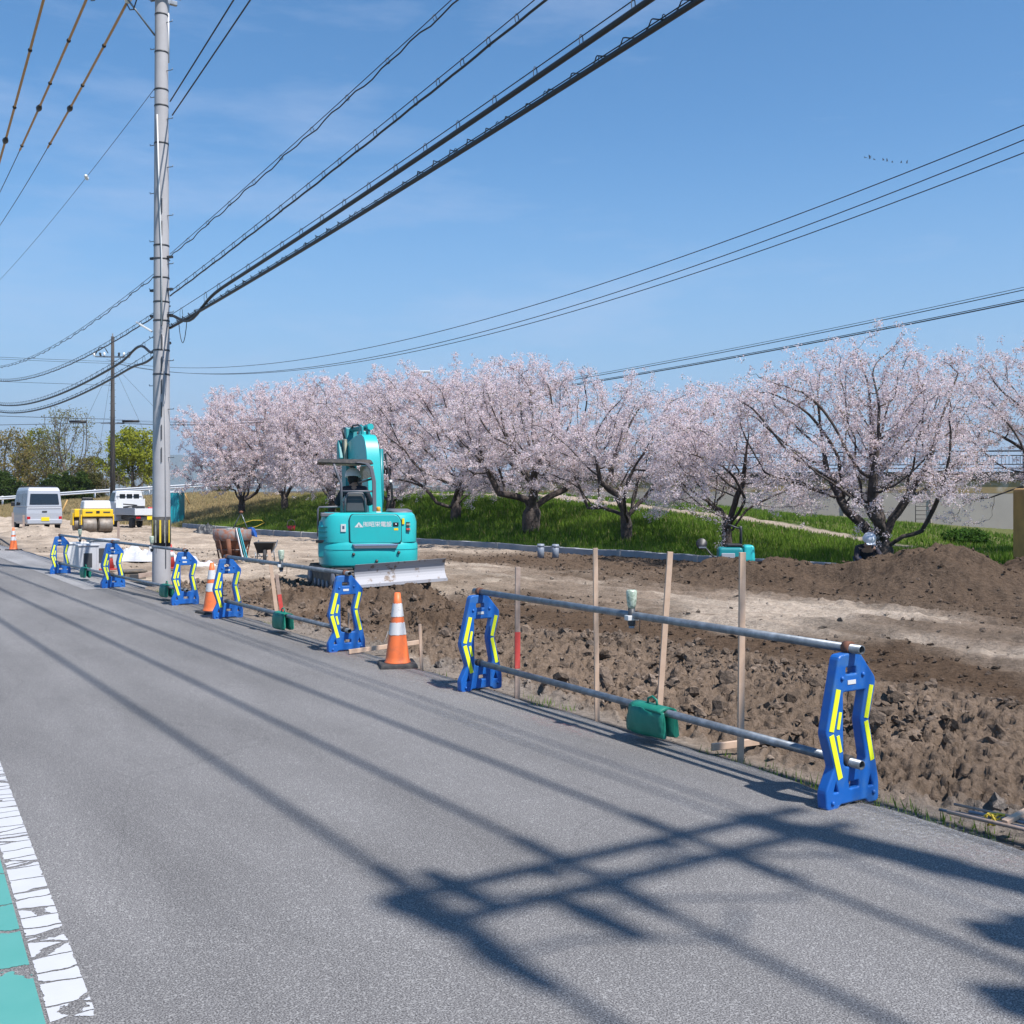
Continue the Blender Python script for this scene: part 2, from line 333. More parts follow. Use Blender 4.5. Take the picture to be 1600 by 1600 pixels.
def paint(name, col, col2, vs, width, edge, dirt=.0):     # cracked road paint; cracks and worn edges let the asphalt through
    m = bpy.data.materials.new(name); m.use_nodes = True; t = m.node_tree; b = t.nodes['Principled BSDF']; b.inputs['Roughness'].default_value = .6
    N = t.nodes.new; co = N('ShaderNodeTexCoord'); mpn = N('ShaderNodeMapping'); mpn.inputs['Scale'].default_value = vs
    n = N('ShaderNodeTexNoise'); n.inputs['Scale'].default_value = 7; n.inputs['Detail'].default_value = 6
    ad = N('ShaderNodeVectorMath'); ad.operation = 'MULTIPLY_ADD'; ad.inputs[1].default_value = (.55, .55, 0)
    v = N('ShaderNodeTexVoronoi'); v.feature = 'DISTANCE_TO_EDGE'; v.inputs['Scale'].default_value = 1; v.inputs['Randomness'].default_value = .9
    t.links.new(co.outputs['Object'], mpn.inputs[0]); t.links.new(co.outputs['Object'], n.inputs['Vector'])
    t.links.new(n.outputs['Color'], ad.inputs[0]); t.links.new(mpn.outputs[0], ad.inputs[2]); t.links.new(ad.outputs[0], v.inputs['Vector'])
    n5 = N('ShaderNodeTexNoise'); n5.inputs['Scale'].default_value = 60; n5.inputs['Detail'].default_value = 3
    wv = N('ShaderNodeMath'); wv.operation = 'MULTIPLY_ADD'; wv.inputs[1].default_value = -width*.9; t.links.new(co.outputs['Object'], n5.inputs['Vector']); t.links.new(n5.outputs[0], wv.inputs[0]); t.links.new(v.outputs[0], wv.inputs[2])
    gt = N('ShaderNodeMath'); gt.operation = 'GREATER_THAN'; gt.inputs[1].default_value = width*.55; t.links.new(wv.outputs[0], gt.inputs[0])
    # worn edges: distance from the strip centre (x of the object)
    sx = N('ShaderNodeSeparateXYZ'); t.links.new(co.outputs['Object'], sx.inputs[0])
    ab = N('ShaderNodeMath'); ab.operation = 'ABSOLUTE'; t.links.new(sx.outputs[0], ab.inputs[0])
    n6 = N('ShaderNodeTexNoise'); n6.inputs['Scale'].default_value = 22; n6.inputs['Detail'].default_value = 5; t.links.new(co.outputs['Object'], n6.inputs['Vector'])
    ea = N('ShaderNodeMath'); ea.operation = 'MULTIPLY_ADD'; ea.inputs[1].default_value = .045; t.links.new(n6.outputs[0], ea.inputs[0]); t.links.new(ab.outputs[0], ea.inputs[2])
    lt = N('ShaderNodeMath'); lt.operation = 'LESS_THAN'; lt.inputs[1].default_value = edge; t.links.new(ea.outputs[0], lt.inputs[0])
    mu = N('ShaderNodeMath'); mu.operation = 'MULTIPLY'; t.links.new(gt.outputs[0], mu.inputs[0]); t.links.new(lt.outputs[0], mu.inputs[1])
    x = N('ShaderNodeMix'); x.data_type = 'RGBA'; x.inputs[6].default_value = (*col, 1); x.inputs[7].default_value = (*col2, 1); t.links.new(n.outputs[0], x.inputs[0]); t.links.new(x.outputs[2], b.inputs['Base Color'])
    tr = N('ShaderNodeBsdfTransparent'); ms = N('ShaderNodeMixShader'); o = t.nodes['Material Output']
    t.links.new(mu.outputs[0], ms.inputs[0]); t.links.new(tr.outputs[0], ms.inputs[1]); t.links.new(b.outputs[0], ms.inputs[2]); t.links.new(ms.outputs[0], o.inputs[0])
    return m
M['lwhite'] = paint('cracked white line', (.54, .54, .55), (.44, .44, .45), (2.6, 9, 1), .038, .089)
M['lteal'] = paint('cracked green lane paint', (.065, .27, .235), (.10, .31, .275), (.22, 3.0, 1), .018, 9)
def spray(name, col, thr):                               # faint sprayed marks: noise-broken paint
    m = bpy.data.materials.new(name); m.use_nodes = True; t = m.node_tree; b = t.nodes['Principled BSDF']; b.inputs['Base Color'].default_value = (*col, 1); b.inputs['Roughness'].default_value = .9
    N = t.nodes.new; co = N('ShaderNodeTexCoord'); n = N('ShaderNodeTexNoise'); n.inputs['Scale'].default_value = 26; n.inputs['Detail'].default_value = 8; n.inputs['Roughness'].default_value = .8
    r = N('ShaderNodeMapRange'); r.inputs[1].default_value = thr; r.inputs[2].default_value = thr+.22; r.inputs[4].default_value = .6
    ln = N('ShaderNodeVectorMath'); ln.operation = 'LENGTH'; mp2 = N('ShaderNodeMapping'); mp2.vector_type = 'POINT'
    t.links.new(co.outputs['Generated'], mp2.inputs[0]); mp2.inputs['Location'].default_value = (-1, -1, 0); mp2.inputs['Scale'].default_value = (2, 2, 0)
    t.links.new(mp2.outputs[0], ln.inputs[0]); r2 = N('ShaderNodeMapRange'); r2.inputs[1].default_value = 1; r2.inputs[2].default_value = .4
    t.links.new(ln.outputs['Value'], r2.inputs[0]); mu = N('ShaderNodeMath'); mu.operation = 'MULTIPLY'
    t.links.new(co.outputs['Object'], n.inputs['Vector']); t.links.new(n.outputs[0], r.inputs[0]); t.links.new(r.outputs[0], mu.inputs[0]); t.links.new(r2.outputs[0], mu.inputs[1])
    tr = N('ShaderNodeBsdfTransparent'); ms = N('ShaderNodeMixShader'); o = t.nodes['Material Output']
    t.links.new(mu.outputs[0], ms.inputs[0]); t.links.new(tr.outputs[0], ms.inputs[1]); t.links.new(b.outputs[0], ms.inputs[2]); t.links.new(ms.outputs[0], o.inputs[0])
    return m
M['sprayred'] = spray('faded red survey paint', (.40, .13, .13), .50)
M['spraywhite'] = spray('white chalk scuffs', (.50, .50, .50), .52)

# ------------------------------------------------------------------ terrain
fs_ = np.array([-30, 0, 14, 20, 33, 47, 60, 76, 94, 115.]); fn_ = np.array([19.5, 18.8, 18.2, 17.8, 16.9, 15.9, 16.2, 13.0, 4.0, -8.])
cs_ = np.array([-30, 8, 18.5, 22.6, 34, 48, 65, 76, 94, 115.]); cn_ = np.array([25, 25, 24.6, 23.4, 23.3, 24.6, 24.1, 22., 10.8, -2.]); cz_ = np.array([.05, .1, .28, .95, 1.75, 1.86, 1.75, 1.95, 1.0, .5])
ks_ = np.array([-30, 10, 29, 40, 48, 60, 115.]); kk_ = np.array([.005, .01, .058, .064, .015, 0, 0.])
MOUNDS = []                                              # x, y, height, rx, ry, rot
def mound(p, h, rx, ry=None, rot=0): MOUNDS.append((p[0], p[1], h, rx, ry or rx, rot))
mound(A(1488, 17.2), .86, 1.75, 1.5); mound(A(1625, 18.5), .66, 1.5, 1.7); mound(A(1270, 19.0), .34, 2.4, 1.2, -.5)
mound(A(1385, 18.6), .30, 1.5, 1.1); mound(A(1130, 21.0), .40, 1.2, 1.0); mound(A(1190, 19.8), .30, 1.5, 1.1)
mound(A(640, 15.6), .38, 1.0, .8); mound(A(575, 16.2), .26, .9, .7); mound(A(690, 14.0), .22, 1.2, .9); mound(A(470, 16.9), .22, .9, .6)
mound(A(500, 14.6), .10, .8, .5)
mound(A(60, 40), .34, 2.0, 1.4); mound(A(140, 38), .26, 2.2, 1.3); mound(A(-10, 42), .34, 1.8, 1.4); mound(A(205, 36), .16, 2.0, 1.0)
def H(x, y, fine=True):
    x = np.asarray(x, float); y = np.asarray(y, float); s, n = UX*x+UY*y, .845*x+.535*y
    nf = np.interp(s, fs_, fn_); nc = np.interp(s, cs_, cn_); zc = np.interp(s, cs_, cz_); kk = np.interp(s, ks_, kk_)
    site = -.05 + .30*sm(s, 34, 45)*(1-sm(n, 11, 14)) + .08*sm(n, 8, 11)*(1-sm(s, 30, 40))
    site = site - .09*sm(n, 4.7, 5.6)*(1-sm(n, 7.0, 8.6))*(1-sm(s, 13, 18))
    for mx_, my_, h, rx, ry, ro in MOUNDS:
        dx = x-mx_; dy = y-my_; c, q = math.cos(ro), math.sin(ro); a = (dx*c+dy*q)/rx; b = (-dx*q+dy*c)/ry
        r = np.sqrt(a*a+b*b+.05) + .18*(fbm(x, y, 1.1, 3, 31)-.5)
        site = site + h*np.clip(1.12-r, 0, None)**1.2*(r < 1.12)*sm(n, 4.6, 5.8)*(.86+.28*fbm(x, y, 4.5, 3, 37))
    t = np.clip((n-nf)/(nc-nf), 0, 1)
    z = site*(1-sm(t, 0, .1)) + 0*t
    bank = zc*(sm(t, 0, 1)*.45+.55*t) - .02
    z = np.where(t > 0, z*(1-sm(t, 0, .12)) + bank, z)
    z = np.where(n > nc, zc - kk*np.clip(n-nc, 0, 26) - .02, z)
    if fine:
        nz1 = fbm(x, y, 2.2, 4, 3)-.5; z = z + nz1*.10*sm(n, 4.7, 6)
        cz = clodz(s, n); rg = np.abs(fbm(x, y, 5.5, 4, 11, .6)-.5)*2
        z = z + cz*(.13-rg*.42)*.8 + (1-cz)*sm(n, 4.8, 6)*(fbm(x, y, 9, 3, 5)-.5)*(.035+.07*sm(n, 11.5, 13)*(1-sm(s, 24, 28))*(t <= 0))
        # wheel and track ruts in the compacted part
        z = z + (1-cz)*sm(n, 7, 8)*(1-sm(n, 15, 17))*.035*np.sin(n*9+2*vn(s, n, .3, 2))*vn(s, n, .5, 8)
    z = np.where(n < 4.5, np.minimum(z, -.04 - .2*sm(-n, -4.5, -4.3)), z)
    return z
def clodz(s, n):                                         # where the ground is loose clods
    e = (fbm(s, n, .6, 3, 21)-.5)*1.6
    a = sm(n, 4.8, 5.1)*(1-sm(n+e, 7.3, 8.2))*(1-sm(s, 19, 21))
    return a
def dark(s, n):
    e = (fbm(s, n, .5, 4, 41)-.5)*2.2
    d = sm(n+e, 7.0, 7.8)*(1-sm(n+e, 8.9, 9.9))*(1-sm(s, 14, 17))                 # moist band behind the clods
    d = np.maximum(d, sm(n+e, 12.2, 13.2)*(1-sm(s, 23, 27))*.85)                  # mounds
    return np.clip(d, 0, 1)
def soilcol(x, y):
    s, n = UX*x+UY*y, .845*x+.535*y
    light = np.array([.43, .355, .285]); drk = np.array([.105, .072, .050]); mid = np.array([.180, .134, .100]); grass = np.array([.055, .085, .022])
    straw = np.array([.40, .30, .17]); path = np.array([.37, .31, .25]); pale = np.array([.30, .235, .185])
    cz = clodz(s, n)[..., None]; dk = dark(s, n)[..., None]
    fn = fbm(x, y, .8, 5, 51)[..., None]
    c = light*(1-sm(fn, .35, .75)*.35) + mid*0
    c = c*(1-.55*sm(fbm(x, y, .35, 3, 77), .5, .68)[..., None]*(1-sm(s, 24, 32))[..., None]) + mid*.45*sm(fbm(x, y, .35, 3, 77), .5, .68)[..., None]*(1-sm(s, 24, 32))[..., None]
    br_ = (sm(.5*fbm(x, y, .30, 5, 83, .6)+.5*fbm(s*.25, n, 1.6, 4, 29, .6), .40, .56)*sm(n, 8, 10)*(1-sm(s, 20, 30)*.7))[..., None]; c = c*(1-br_*.75)+mid*1.0*br_*.75
    st = vn(s*.35, n, 5.0, 61)[..., None]; c = c*(.80+.36*st)
    c = c*(1-dk) + drk*dk; c = c*(1-cz) + (mid*(.8+.5*fn))*cz
    md = np.zeros_like(x)
    for mx_, my_, h, rx, ry, ro in MOUNDS:
        if mx_ > -9: md = np.maximum(md, np.clip(1.5-np.sqrt(((x-mx_)/rx)**2+((y-my_)/ry)**2), 0, 1))
    md = md[..., None]; c = c*(1-md) + (drk*(1-.3*fn)+mid*.35*fn)*md
    ed = (1-sm(n+.5*(vn(s, n, 1.5, 4)-.5), 4.75, 5.1))[..., None]; c = c*(1-ed)+np.array([.21, .18, .155])*(.8+.4*fn)*ed
    nf = np.interp(s, fs_, fn_); nc = np.interp(s, cs_, cn_)
    g = sm(n, nf-.05, nf+.15)[..., None]
    dry = (np.clip(sm(s, 52, 66)+(fbm(x, y, .7, 3, 71)-.5)*.8*sm(s, 44, 60), 0, 1))[..., None]
    gc = grass*(1-dry)+straw*dry; c = c*(1-g)+gc*g
    pth = (sm(n, nc-.60, nc-.5)*(1-sm(n, nc+.10, nc+.25))*(1-sm(s, 44, 52)))[..., None]
    c = c*(1-pth)+path*pth
    fz = (sm(n, nc+.6, nc+1)*(1-sm(s, 60, 70)))[..., None]; c = c*(1-fz) + (np.array([.14, .15, .06]))*fz
    return np.clip(c, 0, 1)
def set_col(me, cols, domain='POINT'):
    a = me.color_attributes.new('col', 'FLOAT_COLOR', domain); k = np.ones((len(cols), 4), np.float32); k[:, :3] = cols
    a.data.foreach_set('color', k.ravel())
def np_mesh(name, v, f, smooth=True):
    me = bpy.data.meshes.new(name); k = f.shape[1]
    me.vertices.add(len(v)); me.vertices.foreach_set('co', np.asarray(v, np.float32).ravel())
    me.loops.add(f.size); me.loops.foreach_set('vertex_index', f.astype(np.int32).ravel())
    me.polygons.add(len(f)); me.polygons.foreach_set('loop_start', np.arange(0, f.size, k, dtype=np.int32))
    me.polygons.foreach_set('use_smooth', np.full(len(f), smooth)); me.update(calc_edges=True); return me
ang = np.concatenate([np.linspace(-1.2, -.60, 24, endpoint=False), np.linspace(-.60, .56, 640), np.linspace(.57, 1.25, 24)])
dist = np.concatenate([np.geomspace(2.2, 26, 560, endpoint=False), np.geomspace(26, 125, 210)])
AA, DD = np.meshgrid(ang, dist); TX = DD*np.sin(AA); TY = DD*np.cos(AA); TZ = H(TX, TY)
nr, ncol = AA.shape; idx = np.arange(nr*ncol).reshape(nr, ncol)
quad = np.stack([idx[:-1, :-1], idx[:-1, 1:], idx[1:, 1:], idx[1:, :-1]], -1).reshape(-1, 4)
me = np_mesh('ground', np.stack([TX, TY, TZ], -1).reshape(-1, 3), quad); set_col(me, soilcol(TX, TY).reshape(-1, 3))
tag(link('ground', me, M['soil']), kind='structure')
def Hf(x, y): return float(H(np.array([x]), np.array([y]))[0])
# far land reaching the horizon
M['farland'] = mat('distant fields', (.10, .11, .06), 1, noise=(.01, (.16, .14, .09), .4, .6))
mb = MB(); mb.add([(-6000, -300, -.6), (6000, -300, -.6), (6000, 9000, -.6), (-6000, 9000, -.6)], [(0, 1, 2, 3)]); tag(mb.build('far_land', M['farland']), kind='structure')
# hills
hv = []; K = 240
for i in range(K):
    a = -.9 + 1.8*i/(K-1); d = 5200
    px = 800+F*math.tan(a)
    hgt = 60 + 75*float(fbm(np.array([px/260.]), np.array([3.3]), 1, 4, 9)[0]) + 150*math.exp(-((px-285)/75)**2) + 60*math.exp(-((px-420)/120)**2)
    for q, (dd, hh) in enumerate([(0, -1), (500, hgt*.55), (900, hgt), (1700, hgt*.5), (2400, -1)]):
        hv.append(((d+dd)*math.tan(a), d+dd, hh + (0 if q in (0, 4) else 18*math.sin(i*.7+q*2))))
hf = np.array([[i*5+k, (i+1)*5+k, (i+1)*5+k+1, i*5+k+1] for i in range(K-1) for k in range(4)])
M['hill'] = mat('forested hills', (.045, .07, .045), 1, noise=(.004, (.07, .085, .06), .4, .6))
tag(link('hills', np_mesh('hills', hv, hf), M['hill']), kind='structure')

# road sheets: local x across the road, local y along it
ROADROT = math.atan2(.535, .845)
def strip(name, m, n0, n1, s0, s1, z, wob=0, kind='structure', step=.25, rot=None):
    cx = (n0+n1)/2; N = max(2, int((s1-s0)/step)); v = []; f = []
    for i in range(N+1):
        s = s0+(s1-s0)*i/N; e = wob*float(fbm(np.array([s]), np.array([n1]), 1.7, 4, 5)[0]-.5)*2
        v += [(n0-cx, s, 0), (n1-cx+e, s, 0)]
        if i: f.append((2*i-2, 2*i-1, 2*i+1, 2*i))
    me = bpy.data.meshes.new(name); me.from_pydata(v, [], f); o = link(name, me, m)
    rt = ROADROT if rot is None else rot; o.rotation_euler = (0, 0, rt); o.location = (cx*math.cos(rt), cx*math.sin(rt), z); tag(o, kind=kind); return o
strip('road', M['asphalt'], -6, 4.55, -12, 75, 0, .10, step=.06)
strip('road_edge_strip', M['asphalt2'], 3.55, 4.6, 19.5, 40, .004, .08)
strip('road_marking', M['lwhite'], .396, .526, -3, 60, .0022, rot=R(30.1))
strip('green_lane', M['lteal'], -2.0, .384, -3, 60, .0020, rot=R(30.1))
def smear(px, py, w_, l_, m, rz=ROADROT, n=1):
    p = G(px, py, 0); me = bpy.data.meshes.new('paint_mark'); me.from_pydata([(-w_/2, -l_/2, 0), (w_/2, -l_/2, 0), (w_/2, l_/2, 0), (-w_/2, l_/2, 0)], [], [(0, 1, 2, 3)])
    o = link('paint_mark', me, m); o.location = (p.x, p.y, .010+.002*n); o.rotation_euler = (0, 0, rz); tag(o, kind='structure')
strip('soil_dust', spray('dry soil dust', (.30, .255, .21), .44), 4.02, 4.62, 1, 34, .0065)
smear(640, 1048, .25, 1.5, M['sprayred']); smear(690, 1072, .3, .8, M['sprayred'], ROADROT, 2); smear(530, 1020, .35, 1.6, M['sprayred'])
smear(870, 1135, .25, 1.2, M['sprayred']); smear(1560, 1350, .35, .9, M['sprayred']); smear(1480, 1312, .45, 1.3, M['spraywhite'])
smear(1400, 1285, .5, 1.1, M['spraywhite'], ROADROT, 2); smear(250, 1030, 1.1, .6, M['spraywhite']); smear(760, 1140, .3, 2.2, M['spraywhite'])
smear(300, 958, .3, 3.0, M['spraywhite']); smear(230, 940, .2, 3.5, M['spraywhite'])

# ------------------------------------------------------------------ loose clods (uncountable)
def ico(sub):
    bm = bmesh.new(); bmesh.ops.create_icosphere(bm, subdivisions=sub, radius=1)
    v = np.array([p.co[:] for p in bm.verts]); f = np.array([[q.index for q in t.verts] for t in bm.faces]); bm.free(); return v, f
def clods(pts, sizes, cols, sub, seed):
    rs = np.random.RandomState(seed); v0, f0 = ico(sub); VV = []; FF = []; CC = []; b = 0
    variants = []
    for k in range(24):
        nrm = v0*1.0; d = np.ones(len(v0))
        for q in range(13):
            ax = rs.randn(3); ax /= np.linalg.norm(ax); c = rs.uniform(.38, .72); pr = nrm@ax
            d = np.where(pr > c, d*(c/np.maximum(pr, .01)), d)         # chop planar facets
        d = d*(1+rs.randn(len(v0))*(.15 if sub < 3 else .06)); d = d*(.9+.45*fbm(nrm[:, 0]*1.7+k*3+5, nrm[:, 1]*1.7+nrm[:, 2]*2.1+7, 1, 3, 5, .7))*1.0
        variants.append(nrm*d[:, None]*np.array([1, rs.uniform(.7, 1), rs.uniform(.55, .85)]))
    for (x, y, z), sz, c in zip(pts, sizes, cols):
        a, bb = rs.rand()*6.28, rs.uniform(-.5, .5); ca, sa = math.cos(a), math.sin(a); cb, sb = math.cos(bb), math.sin(bb)
        Rm = np.array([[ca, -sa, 0], [sa, ca, 0], [0, 0, 1]])@np.array([[cb, 0, sb], [0, 1, 0], [-sb, 0, cb]])
        VV.append((variants[rs.randint(24)]*sz)@Rm.T + np.array([x, y, z+sz*.28])); FF.append(f0+b); b += len(v0); CC.append(np.tile(c, (len(v0), 1)))
    return np.concatenate(VV), np.concatenate(FF), np.concatenate(CC)
def scatter(N, s0, s1, n0, n1, szlo, szhi, keep, seed, p=2.2):
    rs = np.random.RandomState(seed); s = rs.uniform(s0, s1, N); n = rs.uniform(n0, n1, N); k = keep(s, n) > rs.rand(N); s, n = s[k], n[k]
    x = UX*s+.845*n; y = UY*s+.535*n; ok = (y > 2.5) & (np.abs(x/np.maximum(y, .1)) < .62); x, y, s, n = x[ok], y[ok], s[ok], n[ok]
    sz = szlo + (szhi-szlo)*rs.rand(len(x))**p
    z = H(x, y); c = soilcol(x, y); c = c*(.75+.75*rs.rand(len(x), 1)**1.5) + rs.rand(len(x), 1)*.03
    return np.stack([x, y, z], -1), sz, c
K1 = lambda s, n: clodz(s, n)*(.25+.75*sm(fbm(s, n, .9, 3, 91), .35, .55))*(1-.0*s)
parts = []
parts.append((clods(*scatter(16000, -6, 21, 4.75, 8.8, .014, .055, K1, 1), 1, 1)))
parts.append((clods(*scatter(2000, -6, 21, 4.9, 8.0, .045, .12, K1, 2), 2, 2)))
parts.append((clods(*scatter(60, -4, 9, 5.1, 7.2, .13, .21, K1, 3, 1), 3, 3)))
K2 = lambda s, n: .10+.85*dark(s, n)
parts.append((clods(*scatter(24000, -3, 30, 7.5, 18, .013, .075, K2, 4, 4), 1, 4)))
K3 = lambda s, n: .7*(fbm(s, n, .5, 2, 14) > .45)
parts.append((clods(*scatter(1600, 26, 42, 4.9, 9.5, .02, .08, K3, 5, 2.5), 1, 5)))
K4 = lambda s, n: sm(fbm(s, n, 1.2, 2, 19), .4, .6)
parts.append((clods(*scatter(1800, -4, 22, 4.42, 4.85, .006, .022, K4, 6, 1.5), 1, 6)))
for nm, sel, lab in (('soil_clods', (0, 1, 2), 'heaped brown soil clods dug up along the road edge'), ('pebbles', (3, 4, 5), 'small stones and crumbs of earth scattered over the site')):
    V_, F_, C_ = [], [], []; b = 0
    for i in sel: v, f, c = parts[i]; V_.append(v); F_.append(f+b); C_.append(c); b += len(v)
    me = np_mesh(nm, np.concatenate(V_), np.concatenate(F_), True); set_col(me, np.concatenate(C_)); me.polygons.foreach_set('use_smooth', np.zeros(len(me.polygons), bool)); tag(link(nm, me, M['clod']), lab, 'soil', kind='stuff')

# ------------------------------------------------------------------ grass
def blades(N, s0, s1, dn0, dn1, h0, h1, seed, ref='foot', dens=None, wd=(.012, .035)):
    rs = np.random.RandomState(seed); s = s0+(s1-s0)*rs.rand(N)**1.25
    nf = np.interp(s, fs_, fn_); nc = np.interp(s, cs_, cn_)
    n = (nf+dn0 + (nc+dn1-nf-dn0)*rs.rand(N)) if ref == 'foot' else ((nc if ref == 'crest' else 0)+rs.uniform(dn0, dn1, N))
    x = UX*s+.845*n; y = UY*s+.535*n
    k = (np.abs(x)/np.maximum(y, 1) < .56)
    if ref == 'foot': k &= ~((n > nc-.52) & (n < nc+.4) & (s < 46)); hsc = 1-.55*sm(n, nc-2.0, nc-.85)*(s < 46)
    else: hsc = np.ones(N)
    if dens is not None: k &= dens(s, n) > rs.rand(N)
    hsc = hsc[k]; x, y, s, n = x[k], y[k], s[k], n[k]; m = len(x); z = H(x, y, False) + .0
    cl = fbm(x, y, 1.1, 3, 5)
    h = (h0+(h1-h0)*rs.rand(m))*(.6+.9*cl)*hsc; w_ = rs.uniform(*wd, m); a = rs.rand(m)*6.28; ln = rs.uniform(.1, .7, m)*h; b = rs.rand(m)*6.28
    p0 = np.stack([x-np.cos(a)*w_, y-np.sin(a)*w_, z-.03], -1); p1 = np.stack([x+np.cos(a)*w_, y+np.sin(a)*w_, z-.03], -1)
    p2 = np.stack([x+np.cos(b)*ln, y+np.sin(b)*ln, z+h], -1)
    V = np.stack([p0, p1, p2], 1).reshape(-1, 3); Fc = np.arange(3*m).reshape(-1, 3)
    g1 = np.array([.06, .145, .02]); g2 = np.array([.23, .34, .055]); st = np.array([.46, .36, .20])
    t = np.clip(rs.rand(m)*.7+(fbm(x, y, .5, 3, 66)-.3)*.8, 0, 1)[:, None]; c = g1*(1-t)+g2*t
    dry = np.clip(sm(s, 52, 66)+(rs.rand(m)-.5)*.5*sm(s, 40, 58), 0, 1)[:, None]; dry = np.maximum(dry, (rs.rand(m, 1) > .93)*(.3+.5*rs.rand(m, 1)))
    c = c*(1-dry)+st*(.7+.5*rs.rand(m, 1))*dry
    return V, Fc, np.repeat(c, 3, 0)
pathless = lambda s, n: (~((n > np.interp(s, cs_, cn_)+.15) & (n < np.interp(s, cs_, cn_)+1.6))).astype(float)
G1 = blades(230000, 5, 92, .02, .5, .10, .26, 1)
G2 = blades(60000, 6, 60, .5, 9, .05, .16, 2, 'crest')
G3 = blades(2500, -1, 1.7, 4.55, 4.85, .02, .06, 3, 'road', lambda s, n: 1.2*(fbm(s, n, 2.0, 2, 3) > .42), (.003, .007))
G4 = blades(2500, 3, 20, 4.5, 4.8, .02, .07, 4, 'road', lambda s, n: 1.0*(fbm(s, n, 1.1, 2, 8) > .60), (.003, .007))
V_, F_, C_ = [], [], []; b = 0
for v, f, c in (G1, G2, G3, G4): V_.append(v); F_.append(f+b); C_.append(c); b += len(v)
me = np_mesh('grass', np.concatenate(V_), np.concatenate(F_), False); set_col(me, np.concatenate(C_)); tag(link('grass', me, M['grass']), 'long green grass covering the bank under the cherry trees', 'grass', kind='stuff')

# ------------------------------------------------------------------ trees
def colonize(att, nodes, par, step, di, dk, iters, rs):
    nodes = [np.array(n, float) for n in nodes]; par = list(par); P = np.array(nodes)
    d = np.full(len(att), 1e9); nn = np.zeros(len(att), int); start = 0
    for it in range(iters):
        new = P[start:]
        if len(new):
            D = np.linalg.norm(att[:, None]-new[None], axis=2); j = D.argmin(1); dm = D[np.arange(len(att)), j]
            u = dm < d; d[u] = dm[u]; nn[u] = j[u]+start
        alive = d > dk; att = att[alive]; d = d[alive]; nn = nn[alive]
        if not len(att): break
        act = d < di
        if not act.any(): di *= 1.3; start = len(P); continue
        acc = {}
        dirs = (att[act]-P[nn[act]])/d[act][:, None]
        uq, inv = np.unique(nn[act], return_inverse=True); S = np.zeros((len(uq), 3)); np.add.at(S, inv, dirs)
        S += rs.randn(*S.shape)*.35; S /= np.linalg.norm(S, axis=1)[:, None]+1e-9
        newp = P[uq]+S*step; start = len(P); par += list(uq); P = np.vstack([P, newp])
        if len(P) > 3800: break
    return P, np.array(par)
def tree_mesh_limbs(P, par, tip, trunk_r, power=2.3, rmin_tube=.0):
    N = len(P); kids = [[] for _ in range(N)]
    for i in range(1, N):
        if par[i] >= 0: kids[par[i]].append(i)
    r = np.zeros(N)
    for i in range(N-1, -1, -1):
        r[i] = tip if not kids[i] else sum(r[k]**power for k in kids[i])**(1/power)
    sc = trunk_r/r[0]; r = np.maximum(tip*.8, tip + (r-tip)*(trunk_r-tip)/max(r[0]-tip, 1e-6))
    mb = MB(); stack = [(0, None)]
    while stack:
        i, p = stack.pop(); chain = [i]
        while kids[chain[-1]]:
            ks = sorted(kids[chain[-1]], key=lambda k: -r[k]); chain.append(ks[0])
            for k in ks[1:]: stack.append((k, chain[-2]))
        pts = ([P[p]] if p is not None else []) + [P[c] for c in chain]; rr = ([r[chain[0]]*.9] if p is not None else []) + [r[c] for c in chain]
        if len(pts) > 1: mb.tube([tuple(q) for q in pts], [float(q) for q in rr], 8 if rr[0] > .05 else (5 if rr[0] > .015 else 3), False)
    me = bpy.data.meshes.new('limbs'); me.from_pydata(mb.v, [], mb.f); me.polygons.foreach_set('use_smooth', mb.sm); return me, r, kids
